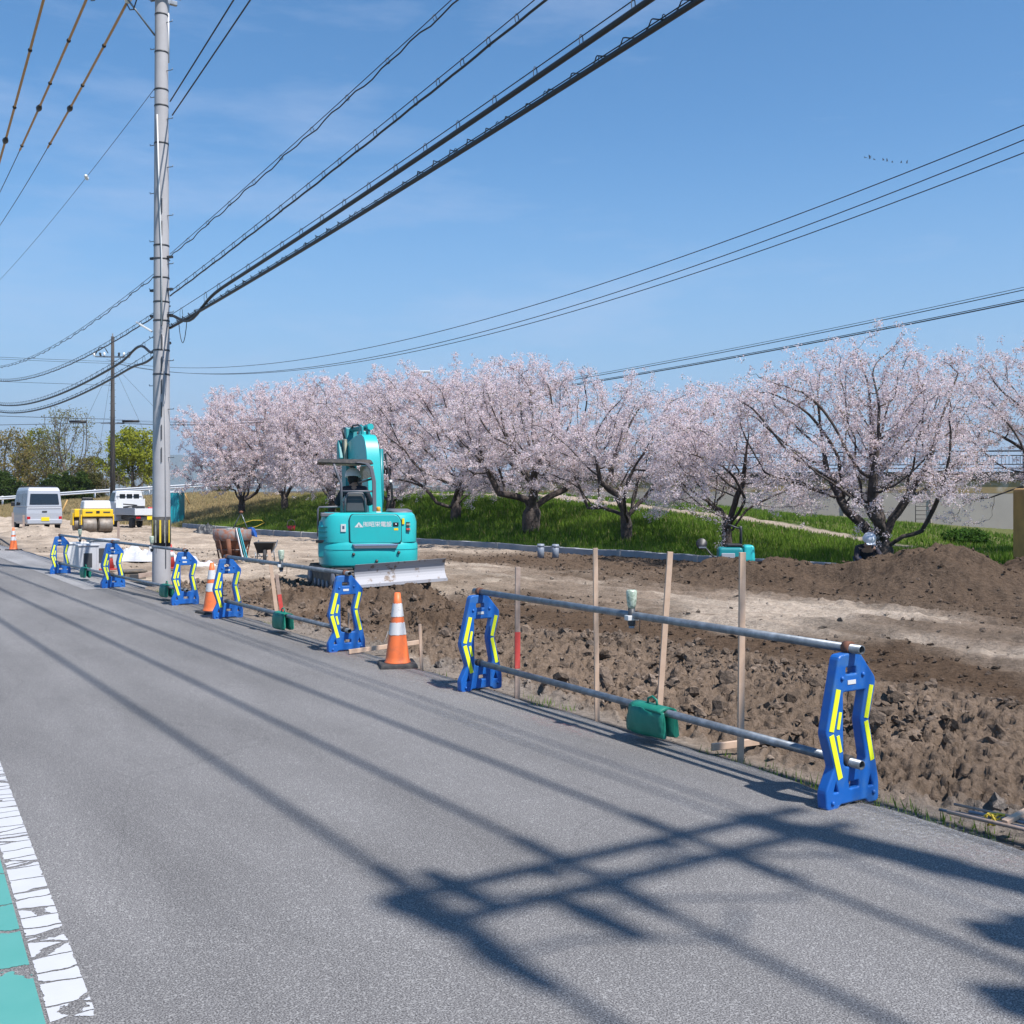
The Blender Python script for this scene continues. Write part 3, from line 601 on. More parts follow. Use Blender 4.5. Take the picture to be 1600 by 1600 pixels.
def cherry(px, Y, top_py, hw, seed, label, trunk_r=.2, nlimb=5, density=1.0, lean=0, low=.75, zoff=0, forkh=.75, xc=0):
    rs = np.random.RandomState(seed); x = (px-800)/F*Y; z0 = Hf(x, Y)+zoff; ht = CAMZ+(HZ-top_py)/F*Y - z0
    root = empty('cherry_tree', (x, Y, z0-.05), 0, label, 'tree', 'cherry trees in blossom along the bank')
    # envelope: wide umbrella with an uneven outline
    bf = .25 if Y > 38 else (.33 if Y < 24 else .39)
    N = int(1750*density*(1.15 if Y > 38 else 1)); att = []
    ph = rs.rand(6)*6.28
    while len(att) < N:
        a = rs.rand()*6.28; rr = rs.rand()**.5; zz = rs.rand()
        R_ = hw*1.27*(.82+.18*math.sin(2*a+ph[0])+.14*math.sin(3*a+ph[1])+.10*math.sin(5*a+ph[2]))
        topz = ht*(1 - .30*rr**3 + .055*math.sin(7*a+ph[3])*rr + .06*math.sin(11*rr+ph[4]+3*a)); botz = ht*(bf-.08*rr**2)-low*ht*.20*rr*max(0, math.sin(2*a+ph[5]))**2+.12*math.sin(4*a+ph[5])
        zc = botz+(topz-botz)*zz**.75
        p = np.array([xc+math.cos(a)*rr*R_, math.sin(a)*rr*R_*.85, zc])
        if .6*vn(p[0]*.45+seed*3, p[2]*1.9+p[1]*.3, 1.15, seed)+.4*vn(p[0]+seed, p[1]+p[2], 1.1, seed+2) < .40: continue
        att.append(p)
    att = np.array(att)
    nodes = [np.array([0, 0, -.1])]; par = [-1]; fk = forkh
    for k in range(1, 5): nodes.append(np.array([lean*k/4*fk+rs.randn()*.015, rs.randn()*.015, fk*k/4])); par.append(len(nodes)-2)
    base = len(nodes)-1
    for li in range(nlimb):
        a = 2*math.pi*li/nlimb + rs.rand()*.8 + ph[0]; tilt = rs.uniform(.5, 1.1) if li else .25
        cur = nodes[base-(li % 2)].copy(); pidx = base-(li % 2); dr = np.array([math.cos(a)*math.sin(tilt), math.sin(a)*math.sin(tilt)*.8, math.cos(tilt)])
        for q in range(int(rs.uniform(4, 8))):
            dr = dr+rs.randn(3)*.16+np.array([math.cos(a)*.05, math.sin(a)*.05, .02 if tilt < .8 else -.02]); dr /= np.linalg.norm(dr); cur = cur+dr*.2
            nodes.append(cur.copy()); par.append(pidx); pidx = len(nodes)-1
    P, par = colonize(att, nodes, par, .13, 1.6, .20, 120, rs)
    me, r, kids = tree_mesh_limbs(P, par, .005, trunk_r, 1.75)
    # split: lowest part as trunk (tapered, flared) and the rest as limbs
    link('trunk', me, M['bark'], root)
    # blossoms around thin wood and short spurs
    thin = np.where(r < .02)[0]; tips = np.array([i for i in thin if not kids[i]]); V = []; 
    ctr = [P[thin]+rs.randn(len(thin), 3)*.02]
    outw = P[tips]-np.array([xc, 0, ht*.35]); outw /= np.linalg.norm(outw, axis=1)[:, None]
    sprig = []
    for k in range(5): sprig.append(P[tips]+outw*(.07*(k+1))+rs.randn(len(tips), 3)*(.035+.02*k)+np.array([0, 0, -.01*k]))
    ctr = np.concatenate(ctr+sprig); q = fbm(ctr[:, 0]*1+9, ctr[:, 1]+ctr[:, 2]*1.2, 1.2, 3, seed); q2 = fbm(ctr[:, 0]*1.0+3, ctr[:, 2]*1.6+ctr[:, 1]*.8, 2.6, 3, seed+5); ctr = ctr[(q*.55+q2*.6+rs.rand(len(q))*.20) > .575]
    per = 27; cc = np.repeat(ctr, per, 0)+rs.randn(len(ctr)*per, 3)*np.array([.048, .048, .042]); m = len(cc)
    nrm = rs.randn(m, 3); nrm /= np.linalg.norm(nrm, axis=1)[:, None]; t1 = np.cross(nrm, rs.randn(m, 3)); t1 /= np.linalg.norm(t1, axis=1)[:, None]; t2 = np.cross(nrm, t1)
    sz = rs.uniform(.010, .0205, m)[:, None]*(1+.010*max(0, Y-20)); 
    Q = np.stack([cc-t1*sz, cc-t2*sz, cc+t1*sz, cc+t2*sz], 1).reshape(-1, 3); Fq = np.arange(4*m).reshape(-1, 4)
    base_c = np.array([.82, .70, .725]); w_c = np.array([.87, .80, .80]); br = np.array([.30, .20, .13]); gr = np.array([.22, .25, .09])
    t = rs.rand(m, 1); c = base_c*(1-t)+w_c*t; k = rs.rand(m); c[k < .06] = br*(.8+.8*rs.rand((k < .06).sum(), 1)); c[(k > .97)] = gr
    me2 = np_mesh('blossom', Q, Fq, False); set_col(me2, np.repeat(c, 4, 0)); link('crown', me2, M['petal'], root)
    return root
cherry(1690, 25.5, 520, 2.7, 11, 'cherry tree cut off by the right edge of the photo, its limbs reaching in', .20, 5, 1.0, forkh=.9, low=1.3)
cherry(1378, 23.6, 540, 2.45, 12, 'big cherry tree with a thick low trunk where the worker crouches', .27, 7, 1.25, forkh=.6, low=.5, xc=-.42)
cherry(1135, 27, 618, 2.3, 13, 'small cherry tree with one low side limb behind the mini machine', .13, 4, .95, forkh=.9, low=.5)
cherry(978, 31, 600, 2.5, 14, 'forked cherry tree on the bank behind the two grey pipes', .17, 5, 1.05, forkh=.75, low=.5)
cherry(830, 35, 572, 3.1, 15, 'cherry tree with a double trunk standing right of the excavator', .30, 6, 1.3, forkh=1.0, low=.7)
cherry(712, 40, 572, 3.0, 16, 'cherry tree rising directly behind the right side of the excavator hood', .2, 5, 1.15, low=.4)
cherry(610, 46, 590, 3.2, 17, 'cherry tree showing above the excavator boom', .2, 5, 1.15, low=.4)
cherry(520, 51, 592, 3.3, 18, 'cherry tree behind the excavator canopy, left of the boom', .2, 5, 1.15, low=.3)
cherry(445, 57, 606, 3.5, 19, 'cherry tree standing second from the left end of the row', .2, 5, 1.1, low=.3)
cherry(378, 61, 612, 3.3, 20, 'leftmost cherry tree of the row with branches drooping over the bank', .2, 5, 1.1, low=.2)

def leafy(name, px, Y, top_py, hw, seed, label, cat, c1, c2, dens=1.0, leafn=8, sz=(.05, .11), base_py=None, trunk_r=.25, low=.3, keep=1.0, group=None, ztop=1, bark='bark2', zb=None, tip=.016, forkh=None):
    rs = np.random.RandomState(seed); x = (px-800)/F*Y; z0 = (Hf(x, Y) if Y < 120 else -.5) if zb is None else zb; ht = CAMZ+(HZ-top_py)/F*Y - z0
    root = empty(name, (x, Y, z0-.1), 0, label, cat, group); N = int(1000*dens); att = []; ph = rs.rand(6)*6.28
    while len(att) < N:
        a = rs.rand()*6.28; e = rs.rand()**.5; zz = rs.rand()
        prof = math.sin(math.pi*min(1, .12+zz*.80))**.6
        R_ = hw*(.85+.15*math.sin(3*a+ph[0])+.15*math.sin(5*zz*3+2*a+ph[1]))
        p = np.array([math.cos(a)*e*R_*prof, math.sin(a)*e*R_*prof*.8, ht*(low+(1-low)*zz)]);
        if vn(p[0]+seed, p[1]*.5+p[2], .9, seed) < .27: continue
        att.append(p)
    st = hw/14; nodes = [np.array([0, 0, 0.])]; par = [-1]; fk = forkh if forkh is not None else low*ht*.7
    for k in range(1, 4): nodes.append(np.array([rs.randn()*.03, rs.randn()*.03, fk*k/3])); par.append(k-1)
    P, par = colonize(np.array(att), nodes, par, st, hw*.8, st*1.4, 120, rs)
    me, r, kids = tree_mesh_limbs(P, par, tip*.7, trunk_r, 1.7); link('trunk', me, M[bark], root)
    tips = np.array([i for i in range(len(P)) if r[i] < tip*2.0]); ctr = P[tips]
    q = fbm(ctr[:, 0]*.7, ctr[:, 2]+ctr[:, 1]*.5, 1, 3, seed); ctr = ctr[(q-.5+keep*1.0) > rs.rand(len(q))*.9]
    cc = np.repeat(ctr, leafn, 0)+rs.randn(len(ctr)*leafn, 3)*hw*.05; m = len(cc)
    nrm = rs.randn(m, 3)+np.array([0, 0, .8]); nrm /= np.linalg.norm(nrm, axis=1)[:, None]; t1 = np.cross(nrm, rs.randn(m, 3)); t1 /= np.linalg.norm(t1, axis=1)[:, None]; t2 = np.cross(nrm, t1)
    s_ = rs.uniform(*sz, m)[:, None]; Q = np.stack([cc-t1*s_, cc-t2*s_*.6, cc+t1*s_, cc+t2*s_*.6], 1).reshape(-1, 3)
    t = np.clip(rs.rand(m)*.6+fbm(cc[:, 0], cc[:, 2], .8, 2, seed+3)*.6-.1, 0, 1)[:, None]; c = np.array(c1)*(1-t)+np.array(c2)*t
    me2 = np_mesh('leaves', Q, np.arange(4*m).reshape(-1, 4), False); set_col(me2, np.repeat(c, 4, 0)); link('crown', me2, M['leaf'], root); return root
TG = 'trees beyond the white guard rail'
leafy('tree', 103, 100, 636, 3.6, 31, 'tall half bare tree with thin young leaves above the white van', 'tree', (.17, .17, .05), (.30, .28, .09), 2.4, 5, (.05, .11), trunk_r=.26, low=.12, keep=.55, group=TG, zb=.6, tip=.022)
leafy('tree', 209, 98, 668, 3.5, 32, 'round yellow green tree right behind the concrete utility pole', 'tree', (.16, .20, .025), (.48, .48, .06), 1.4, 16, (.07, .15), trunk_r=.22, low=.30, group=TG, zb=.6)
leafy('tree', 18, 100, 672, 4.4, 33, 'brownish green tree at the far left edge', 'tree', (.17, .15, .05), (.33, .26, .10), 1.3, 9, (.07, .14), trunk_r=.3, low=.1, group=TG, zb=.6)
leafy('tree', 62, 104, 668, 3.2, 34, 'light green tree half hidden behind the half bare tree', 'tree', (.17, .20, .04), (.34, .33, .07), 1.0, 9, (.07, .14), trunk_r=.2, low=.1, group=TG, zb=.6)
leafy('tree', 140, 103, 712, 2.4, 35, 'low olive tree between the half bare tree and the yellow green tree', 'tree', (.16, .155, .05), (.30, .26, .09), .9, 10, (.06, .12), trunk_r=.15, low=.1, group=TG, zb=.6)
leafy('bush', 118, 92, 736, 2.0, 36, 'dark green round bush behind the road roller', 'bush', (.025, .05, .012), (.09, .13, .03), .9, 14, (.06, .12), trunk_r=.08, low=.05, group='bushes beyond the white guard rail', zb=.8)
leafy('bush', 8, 90, 736, 2.0, 37, 'dark green bush left of the white van', 'bush', (.025, .05, .012), (.08, .12, .03), .9, 14, (.06, .12), trunk_r=.08, low=.05, group='bushes beyond the white guard rail', zb=.8)
leafy('bush', 86, 94, 742, 1.7, 38, 'green bush over the roof of the white van', 'bush', (.03, .06, .015), (.10, .14, .035), .8, 12, (.06, .12), trunk_r=.08, low=.05, group='bushes beyond the white guard rail', zb=.8)
leafy('bush', 150, 93, 738, 1.3, 39, 'olive bush above the road roller canopy', 'bush', (.06, .07, .02), (.16, .15, .05), .6, 10, (.05, .10), trunk_r=.07, low=.05, group='bushes beyond the white guard rail', zb=.8)
leafy('bare_shrub', 178, 86, 732, 1.5, 40, 'leafless brown shrub left of the thin far pole foot', 'shrub', (.20, .14, .09), (.28, .21, .13), .8, 1, (.03, .06), trunk_r=.05, low=.0, keep=.2, group='leafless shrubs at the guard rail', zb=.8)
leafy('bare_shrub', 212, 88, 736, 1.6, 41, 'leafless brown shrub above the small white truck', 'shrub', (.20, .14, .09), (.28, .21, .13), .8, 1, (.03, .06), trunk_r=.05, low=.0, keep=.2, group='leafless shrubs at the guard rail', zb=.8)
leafy('bush', 352, 84, 742, 1.5, 42, 'olive bush under the left end of the cherry row', 'bush', (.06, .08, .02), (.15, .16, .05), .7, 10, (.05, .10), trunk_r=.06, low=.05, zb=1.9)
leafy('bush', 1510, 31, 822, .75, 43, 'leafy green weed clump by the path behind the soil mound', 'bush', (.04, .09, .015), (.10, .20, .04), .5, 8, (.03, .06), trunk_r=.02, low=.02, tip=.004)

# ------------------------------------------------------------------ elevated road wall, railings, kerb
WP = [(38, 46, 2.62), (24.2, 50, 2.76), (13, 55, 2.86), (4, 60, 2.9), (-3.5, 64.5, 2.7)]
wall = empty('retaining_wall', (13, 55, 0), 0, 'beige concrete retaining wall of the raised road behind the cherry trees', 'wall')
def wstrip(pts, off0, off1, z0f, z1f, name, m, par, origin):
    mb = MB(); rings = []
    for i, p in enumerate(pts):
        a = Vector(pts[max(i-1, 0)][:2]); b = Vector(pts[min(i+1, len(pts)-1)][:2]); d = (b-a).normalized(); nrm = Vector((-d.y, d.x))
        if nrm.y > 0: nrm = -nrm                            # towards the camera
        q0 = Vector(p[:2])+nrm*off0; q1 = Vector(p[:2])+nrm*off1
        rings.append([(q0.x-origin[0], q0.y-origin[1], z0f(p)-origin[2]), (q1.x-origin[0], q1.y-origin[1], z0f(p)-origin[2]), (q1.x-origin[0], q1.y-origin[1], z1f(p)-origin[2]), (q0.x-origin[0], q0.y-origin[1], z1f(p)-origin[2])])
    mb.loft(rings); return mb.build(name, m, par)
W0 = (13, 55, 0)
wstrip(WP, -.35, 0, lambda p: -1, lambda p: p[2]-.33, 'wall_face', M['wall'], wall, W0)
M['ochre'] = mat('ochre stained wall', (.36, .26, .13), .9, noise=(1.6, (.48, .41, .32), .5, .62))
wstrip(WP, -.30, .004, lambda p: p[2]-.95, lambda p: p[2]-.335, 'stained_band', M['ochre'], wall, W0)
wstrip(WP, -.38, .08, lambda p: p[2]-.327, lambda p: p[2]+.08, 'parapet', M['walltop'], wall, W0)
wstrip(WP, -8, -.383, lambda p: -1, lambda p: p[2]-.1, 'road_deck', M['concrete'], wall, W0)
# joints on the wall
def interp_path(P, step):
    out = []; 
    for a, b in zip(P[:-1], P[1:]):
        a = Vector(a); b = Vector(b); n = max(1, int((b-a).length/step))
        out += [a.lerp(b, k/n) for k in range(n)]
    return out+[Vector(P[-1])]
for p in interp_path(WP, 4.0)[1:-1]: MB().box((p.x-13-.0, p.y-55-.03, p.z/2-.5), (.03, .10, p.z+.1)).build('wall_joint', M['wall'], wall)
lad = empty('ladder', (0, 0, 0), 0, 'thin metal ladder lying flat against the beige wall right of the big cherry trunk', 'ladder')
b = A(1437, 50.5, 0); lad.location = (b.x, 50.1, 0); mb = MB()
for sx in (-.35, .35): MB().tube([(sx, 0, .1), (sx, 0, 1.9)], .02, 6).build('side_rail', M['walltop'], lad)
for k in range(9): MB().tube([(-.35, 0, .2+k*.2), (.35, 0, .2+k*.2)], .015, 5).build('rung', M['walltop'], lad)
rail = empty('railing', (13, 55, 2.9), 0, 'blue grey metal railing with vertical bars on top of the beige wall', 'railing')
RP = [(x-13, y-55-.1, z+.05-2.9) for x, y, z in WP]; mb = MB()
for h, r in ((1.02, .045), (.80, .03), (.38, .03), (.2, .03)): MB().tube([(x, y, z+h) for x, y, z in RP], r, 6).build('rail', M['railgrey'], rail)
for p in interp_path(RP, 2.0): MB().box((p.x, p.y, p.z+.5), (.10, .10, 1.05)).build('post', M['railgrey'], rail)
mb = MB()
for p in interp_path(RP, .16): mb.box((p.x, p.y, p.z+.58), (.018, .018, .42))
tag(mb.build('bar_infill', M['railgrey'], rail), kind='stuff')
GP = [(-3.5, 64.5, 2.35), (-12, 70, 2.15), (-22, 76, 1.95), (-32, 81, 1.5), (-41, 85, 1.0), (-60, 90, .6)]
gr = empty('guard_rail', (-22, 76, 1.9), 0, 'long white steel guard rail along the raised road behind the vehicles', 'guard rail')
gp = [(x+22, y-76-.1, z-1.9) for x, y, z in GP]; mb = MB(); rings = []
for p in interp_path(gp, 4): rings.append([(p.x, p.y-.05+dy, p.z+h) for dy, h in ((0, .45), (-.05, .50), (0, .58), (-.05, .66), (0, .72), (.03, .72), (-.01, .66), (.03, .58), (-.01, .50), (.03, .45))])
mb.loft(rings); mb.build('beam', M['white_rail'], gr)
for p in interp_path(gp, 4): MB().tube([(p.x, p.y+.09, p.z-.3), (p.x, p.y+.09, p.z+.76)], .07, 8).build('post', M['white_rail'], gr)
# road strip on the raised bank behind the guard rail
wstrip(GP, -7, -.6, lambda p: -1, lambda p: p[2]-.02, 'raised_road', M['asphalt2'], None, (0, 0, 0)); tag(C.objects[-1] if False else bpy.data.objects['raised_road'], kind='structure')
# concrete kerb in blocks
KP = []
for s in np.arange(15.5, 60, .4):
    n = float(np.interp(s, fs_, fn_))-.05; x, y = SN(s, n); KP.append(Vector((x, y, 0)))
kb = empty('kerb', (KP[0].x, KP[0].y, 0), 0, 'low grey concrete kerb of long blocks at the foot of the grass bank', 'kerb'); mb = MB(); mj = MB(); acc = 0
rings = []
for i, p in enumerate(KP):
    a = KP[max(i-1, 0)]; b = KP[min(i+1, len(KP)-1)]; d = (b-a).normalized(); nn = Vector((-d.y, d.x, 0)); nn = nn if nn.y < 0 else -nn; q = p-KP[0]; zt = max(0, Hf(p.x, p.y))*.6
    rings.append([tuple(q+nn*.10+Vector((0, 0, -.2))), tuple(q+nn*.10+Vector((0, 0, .17+zt))), tuple(q-nn*.05+Vector((0, 0, .18+zt))), tuple(q-nn*.05+Vector((0, 0, -.2)))])
    if i % 7 == 3: MB().box(q+nn*.06+Vector((0, 0, .08+zt)), (.13, .13, .22), RZ(math.atan2(d.y, d.x))).build('joint_cap', M['concrete'], kb)
mb.loft(rings); mb.build('kerb_blocks', M['kerb'], kb)
# yellow panel at the right edge
oy = empty('yellow_site_cabin', (A(1642, 22).x, 22, 0), R(-4), 'faded yellow steel box with a dark foot, cut off by the right edge', 'cabin')
MB().box((0, 0, 1.05), (1.25, .8, 1.5)).build('shell', M['oldyellow'], oy, .06, 3); MB().box((0, 0, .15), (1.2, .75, .30)).build('foot', M['dark'], oy, .03)
MB().box((-.50, -.415, 1.1), (.05, .02, .5)).build('white_strip', M['white'], oy)

# ------------------------------------------------------------------ plastic pipe stands
ol = [(-.190, 0), (-.195, .085), (-.130, .205), (-.192, .385), (-.098, .775), (.048, .785), (.170, .645), (.165, .60), (.118, .43), (.175, .20), (.195, .10), (.195, .0), (.125, 0), (.105, .022), (-.095, .022), (-.115, 0)]
hl = [[(-.082, .60), (-.078, .215), (-.05, .19), (.095, .19), (.112, .225), (.070, .43), (.108, .60)],
      [(-.062, .672), (-.062, .728), (.030, .728), (.038, .672)], [(-.035, .078), (-.035, .132), (.055, .132), (.058, .078)],
      [(-.158, .070), (-.128, .155), (-.096, .070)], [(.108, .070), (.138, .158), (.172, .070)]]
def seg(p, q, w_): p = Vector(p); q = Vector(q); d = (q-p).normalized(); n = Vector((-d.y, d.x))*w_/2; return [p-n, q-n, q+n, p+n]
strips = [((-.113, .610), (-.166, .398), .034), ((-.098, .492), (-.116, .405), .021), ((-.166, .378), (-.098, .148), .034), ((-.117, .372), (-.095, .285), .021),
          ((.142, .612), (.100, .442), .031), ((.100, .425), (.150, .215), .031)]
def make_stand():
    r = empty('pipe_stand'); bd = link('body', plate_mesh(ol, hl, .064, .010, .012), M['blue'], r)
    for f in bd.data.polygons: f.use_smooth = False
    for a, b, w_ in strips:
        poly = seg(a, b, w_); MB().prism([(p[0], p[1]) for p in poly], 'y', -.0350, -.0315).build('reflective_strip', M['yellow_refl'], r)
    MB().box((-.012, -.0330, .640), (.062, .004, .022)).build('sticker', M['white'], r)
    for x, z in ((-.085, .665), (.075, .675), (-.155, .03), (.160, .045)): MB().lathe([(.0, 0), (.011, 0), (.011, .008), (.006, .012), (0, .012)], 10, (x, -.0312, z), RX(R(90))).build('rivet', M['blue'], r)
    for z in (.790, .195):
        mb = MB(); mb.lathe([(.031, -.022), (.034, -.022), (.034, .022), (.031, .022)], 14, (.0, 0, z+.024), RX(R(90))); mb.box((0, 0, z-.004), (.05, .04, .014)); mb.build('pipe_clamp', M['rust'] if z > .5 else M['rubber'], r)
    return r
SP = [Vector((1.760, 5.53, 0)), Vector((-.270, 8.83, 0)), Vector((-1.735, 11.03, 0)), Vector((-3.79, 14.07, 0)), Vector((-4.90, 15.82, 0)), Vector((-7.10, 18.80, 0)), Vector((-7.17, 18.95, 0)), Vector((-9.52, 22.25, 0))]
SL = ['blue pipe stand with yellow strips nearest the camera, where the pipe fence ends', 'blue pipe stand just right of the nearest orange cone',
      'blue pipe stand just left of the nearest orange cone', 'blue pipe stand directly in front of the second orange cone', 'blue pipe stand just right of the utility pole foot',
      'front one of the two blue stands set back to back left of the utility pole', 'rear one of the two blue stands set back to back left of the utility pole', 'blue pipe stand farthest away at the left end of the fence']
st0 = None
for i, p in enumerate(SP):
    o = make_stand() if i == 0 else copy_tree(st0)
    if i == 0: st0 = o
    o.location = (p.x, p.y, .002); o.rotation_euler = (0, 0, R(32.3)*(1 if i not in (2,) else .93) + (R(2) if i % 2 else 0) + (R(4) if i == 5 else 0)); tag(o, SL[i], 'barrier stand', 'blue plastic stands of the pipe fence')
def pipe(p, q, z0, z1, label, over=(.09, .09)):
    p = Vector((p.x, p.y, z0)); q = Vector((q.x, q.y, z1)); d = (q-p).normalized(); p = p-d*over[0]; q = q+d*over[1]; Ln = (q-p).length
    mb = MB(); n = 20; r0, r1 = .0243, .0205; rings = []
    for r_, x in ((r1, .0), (r0, .0), (r0, Ln), (r1, Ln)): rings.append([(r_*math.cos(2*math.pi*k/n), r_*math.sin(2*math.pi*k/n), x) for k in range(n)])
    rings.append(rings[0]); mb.loft(rings, True, False); o = mb.build('steel_pipe', M['steel'])
    o.location = p; o.rotation_euler = d.to_track_quat('Z', 'Y').to_euler(); tag(o, label, 'pipe', 'galvanised pipes of the fence'); return o
ends = [(0, 1), (2, 3), (4, 5), (6, 7)]; nm = ['nearest span, right of the nearest orange cone', 'middle span in front of the excavator', 'span crossing in front of the utility pole foot', 'farthest span at the left']
for (a, b), t in zip(ends, nm):
    pipe(SP[a], SP[b], .814, .816, 'grey steel pipe, top rail of the '+t); pipe(SP[a], SP[b], .219, .221, 'grey steel pipe, bottom rail of the '+t)
def lampu(p, label, z=.81):
    r = empty('warning_lamp', (p.x, p.y, z), R(20), label, 'warning lamp', 'clear topped warning lamps clamped on the top pipes')
    MB().lathe([(0, .175), (.030, .175), (.037, .165), (.035, .12), (.030, .075), (.022, .05), (0, .05)], 16, (.0, -.045, .0)).build('lens', M['lens'], r)
    MB().lathe([(0, .05), (.024, .05), (.024, .015), (.026, .012), (.026, -.055), (.022, -.065), (0, -.065)], 16, (0, -.045, 0)).build('housing', M['dark'], r)
    MB().box((0, -.045, -.012), (.082, .058, .034)).build('clamp', M['white'], r, .004); MB().lathe([(.0, -.065), (.019, -.065), (.019, -.082), (0, -.082)], 12, (0, -.045, 0)).build('cap', M['pvc'], r)
    MB().tube([(.07, 0, .028), (.068, -.028, .0), (.07, -.03, -.03), (.066, -.03, -.11)], .003, 5).build('wire_tie', M['dark'], r)
for a, b, t, l in ((0, 1, .48, 'warning lamp on the nearest top pipe, between the plain battens'), (2, 3, .49, 'warning lamp on the middle top pipe, left of the excavator tracks'),
                   (4, 5, .42, 'warning lamp on the top pipe just left of the utility pole'), (6, 7, .58, 'warning lamp on the farthest top pipe')):
    lampu(SP[a].lerp(SP[b], t)+Vector((0, 0, 0)), l)
def weight(p, label, col='sandbag'):
    r = empty('fence_weight', (p.x, p.y, .22), R(32.3), label, 'sandbag weight', 'green weights hung over the bottom pipes'); r.scale = (.92, .95, .88)
    for sgn in (-1, 1):                                     # two bags hanging either side of the pipe (pipe runs along local y)
        rings = []; rs = random.Random(int(p.x*100)+sgn)
        for j in range(9):
            v = -1+2*j/8; yy = v*.185; ex = 1-abs(v)**3*.55; ring = []
            for k in range(16):
                a = 2*math.pi*k/16; cx = sgn*(.058+.012*math.sin(v*3)); cz = -.085
                ring.append((cx+math.cos(a)*.040*ex+rs.uniform(-.004, .004), yy+.012*math.sin(a*2), cz+math.copysign(abs(math.sin(a))**.7, math.sin(a))*.105*(.86+.14*ex)+rs.uniform(-.004, .004)))
            rings.append(ring)
        mb = MB().loft(rings, True); mb.build('bag', M[col], r)
    rings = []
    for j in range(7):
        yy = -.17+.34*j/6; ring = []
        for k in range(9):
            a = math.pi*k/8; ring.append((math.cos(a)*.075, yy, .005+math.sin(a)*.036))
        for k in range(9):
            a = math.pi*(8-k)/8; ring.append((math.cos(a)*.065, yy, .0+math.sin(a)*.028))
        rings.append(ring)
    MB().loft(rings, True).build('saddle', M[col], r)
    MB().tube([(0, -.05, .03), (.0, -.045, .075), (.0, 0, .095), (0, .045, .075), (0, .05, .03)], .009, 6).build('handle', M[col], r)
for a, b, t, l in ((0, 1, .415, 'dark green weight bag on the nearest bottom pipe'), (2, 3, .47, 'green weight bag on the middle bottom pipe'), (4, 5, .22, 'green weight bag left of the utility pole foot'), (6, 7, .47, 'green weight bag on the farthest bottom pipe')):
    weight(SP[a].lerp(SP[b], t), l)

# ------------------------------------------------------------------ cones
def make_cone():
    r = empty('traffic_cone')
    MB().box((0, 0, .020), (.36, .36, .04), None, (.95, .95)).build('base', M['rubber'], r, .012, 3)
    prof = lambda z: .118-(z-.04)*(.118-.027)/.66
    MB().lathe([(.125, .038), (.125, .045), (.117, .055)]+[(prof(z), z) for z in (.1, .2, .3, .4, .5, .6, .70)]+[(.020, .70), (.020, .66)], 28).build('cone_body', M['orange'], r)
    for z0, z1, k in ((.305, .42, 0), (.475, .60, 1)):
        rr = random.Random(k); rings = []
        for j in range(6):
            z = z0+(z1-z0)*j/5; rings.append([((prof(z)+.003+rr.uniform(0, .0018))*math.cos(2*math.pi*q/28), (prof(z)+.003)*math.sin(2*math.pi*q/28), z+(rr.uniform(-.004, .004) if j in (0, 5) else 0)) for q in range(28)])
        MB().loft(rings, True, False).build('white_band', M['sleeve'], r)
    return r
c0 = make_cone(); CL = [(G(621, 1041), 'orange cone with two torn white bands, the nearest one beside the blue stand'), (G(331, 958), 'orange cone with clean white bands behind the fourth blue stand'),
   (G(21, 860), 'orange cone at the left, on the asphalt edge below the white van'), (G(-12, 860), 'orange cone cut off by the left edge of the photo')]
for i, (p, l) in enumerate(CL):
    o = c0 if i == 0 else copy_tree(c0); o.location = (p.x, p.y, max(0, 0)); o.rotation_euler = (0, 0, R(12+25*i)); tag(o, l, 'cone', 'orange traffic cones at the road edge')
# loose torn flap on the near cone
MB().add([(-.10, -.10, .33), (-.135, -.125, .22), (-.105, -.12, .25), (-.085, -.11, .31)], [(0, 1, 2, 3)]) 
o = MB(); o.loft([[(-.092, -.06, .345), (-.105, -.065, .30), (-.095, -.055, .345)], [(-.110, -.085, .30), (-.137, -.095, .235), (-.112, -.080, .30)]]); o.build('torn_flap', M['sleeve'], c0)
rc = []
for i, (px, Y, l) in enumerate(((170, 23.5, 'small red and white cone behind the two back to back stands'), (266, 24, 'small red and white cone peeping out right behind the utility pole'))):
    r = empty('traffic_cone', (A(px, Y).x, Y, 0), 0, l, 'cone', 'small red and white cones'); MB().box((0, 0, .015), (.32, .32, .03)).build('base', M['redpaint'], r, .008)
    MB().lathe([(.12, .03), (.03, .55), (.0, .55)], 20).build('cone_body', M['redpaint'], r); MB().lathe([(.083, .26), (.062, .38)], 20).build('white_band', M['white'], r)

# ------------------------------------------------------------------ battens and stakes
def stake(px, pyb, ptop, pyt, label, m='wood', w_=.030, t_=.018, red=None, z=-.02, cat='stake', grp='thin wooden stakes standing along the road edge'):
    b = G(px, pyb, 0) if not isinstance(px, Vector) else px; top = Vector(((ptop-800)/F*b.y, b.y, CAMZ+(HZ-pyt)/F*b.y)); v = top-b; Ln = v.length
    r = empty('wooden_stake', b+Vector((0, 0, z)), 0, label, cat, grp); r.rotation_euler = Vector((0, 0, 1)).rotation_difference(v).to_euler(); rz = R(14)
    rot = RZ(rz); o = MB().box((0, 0, Ln/2-.05), (w_, t_, Ln+.1), rot, (1, 1)).build('batten', M[m], r, .0015, 1)
    if red:
        MB().box((0, 0, (red[0]+red[1])/2*Ln), (w_+.003, t_+.003, (red[1]-red[0])*Ln), rot).build('red_paint', M['redpaint'], r)
    return r
stake(808, 1085, 809, 882, 'weathered stake with a red painted section, left of the three tall pale stakes', 'wood2', .040, .022, (.22, .50))
stake(933, 1120, 930, 852, 'tall straight pale stake with an orange brown foot', 'wood', .034, .018)
stake(1030, 1108, 1047, 858, 'tall pale stake leaning to the right above the dark green weight bag', 'wood', .044, .020)
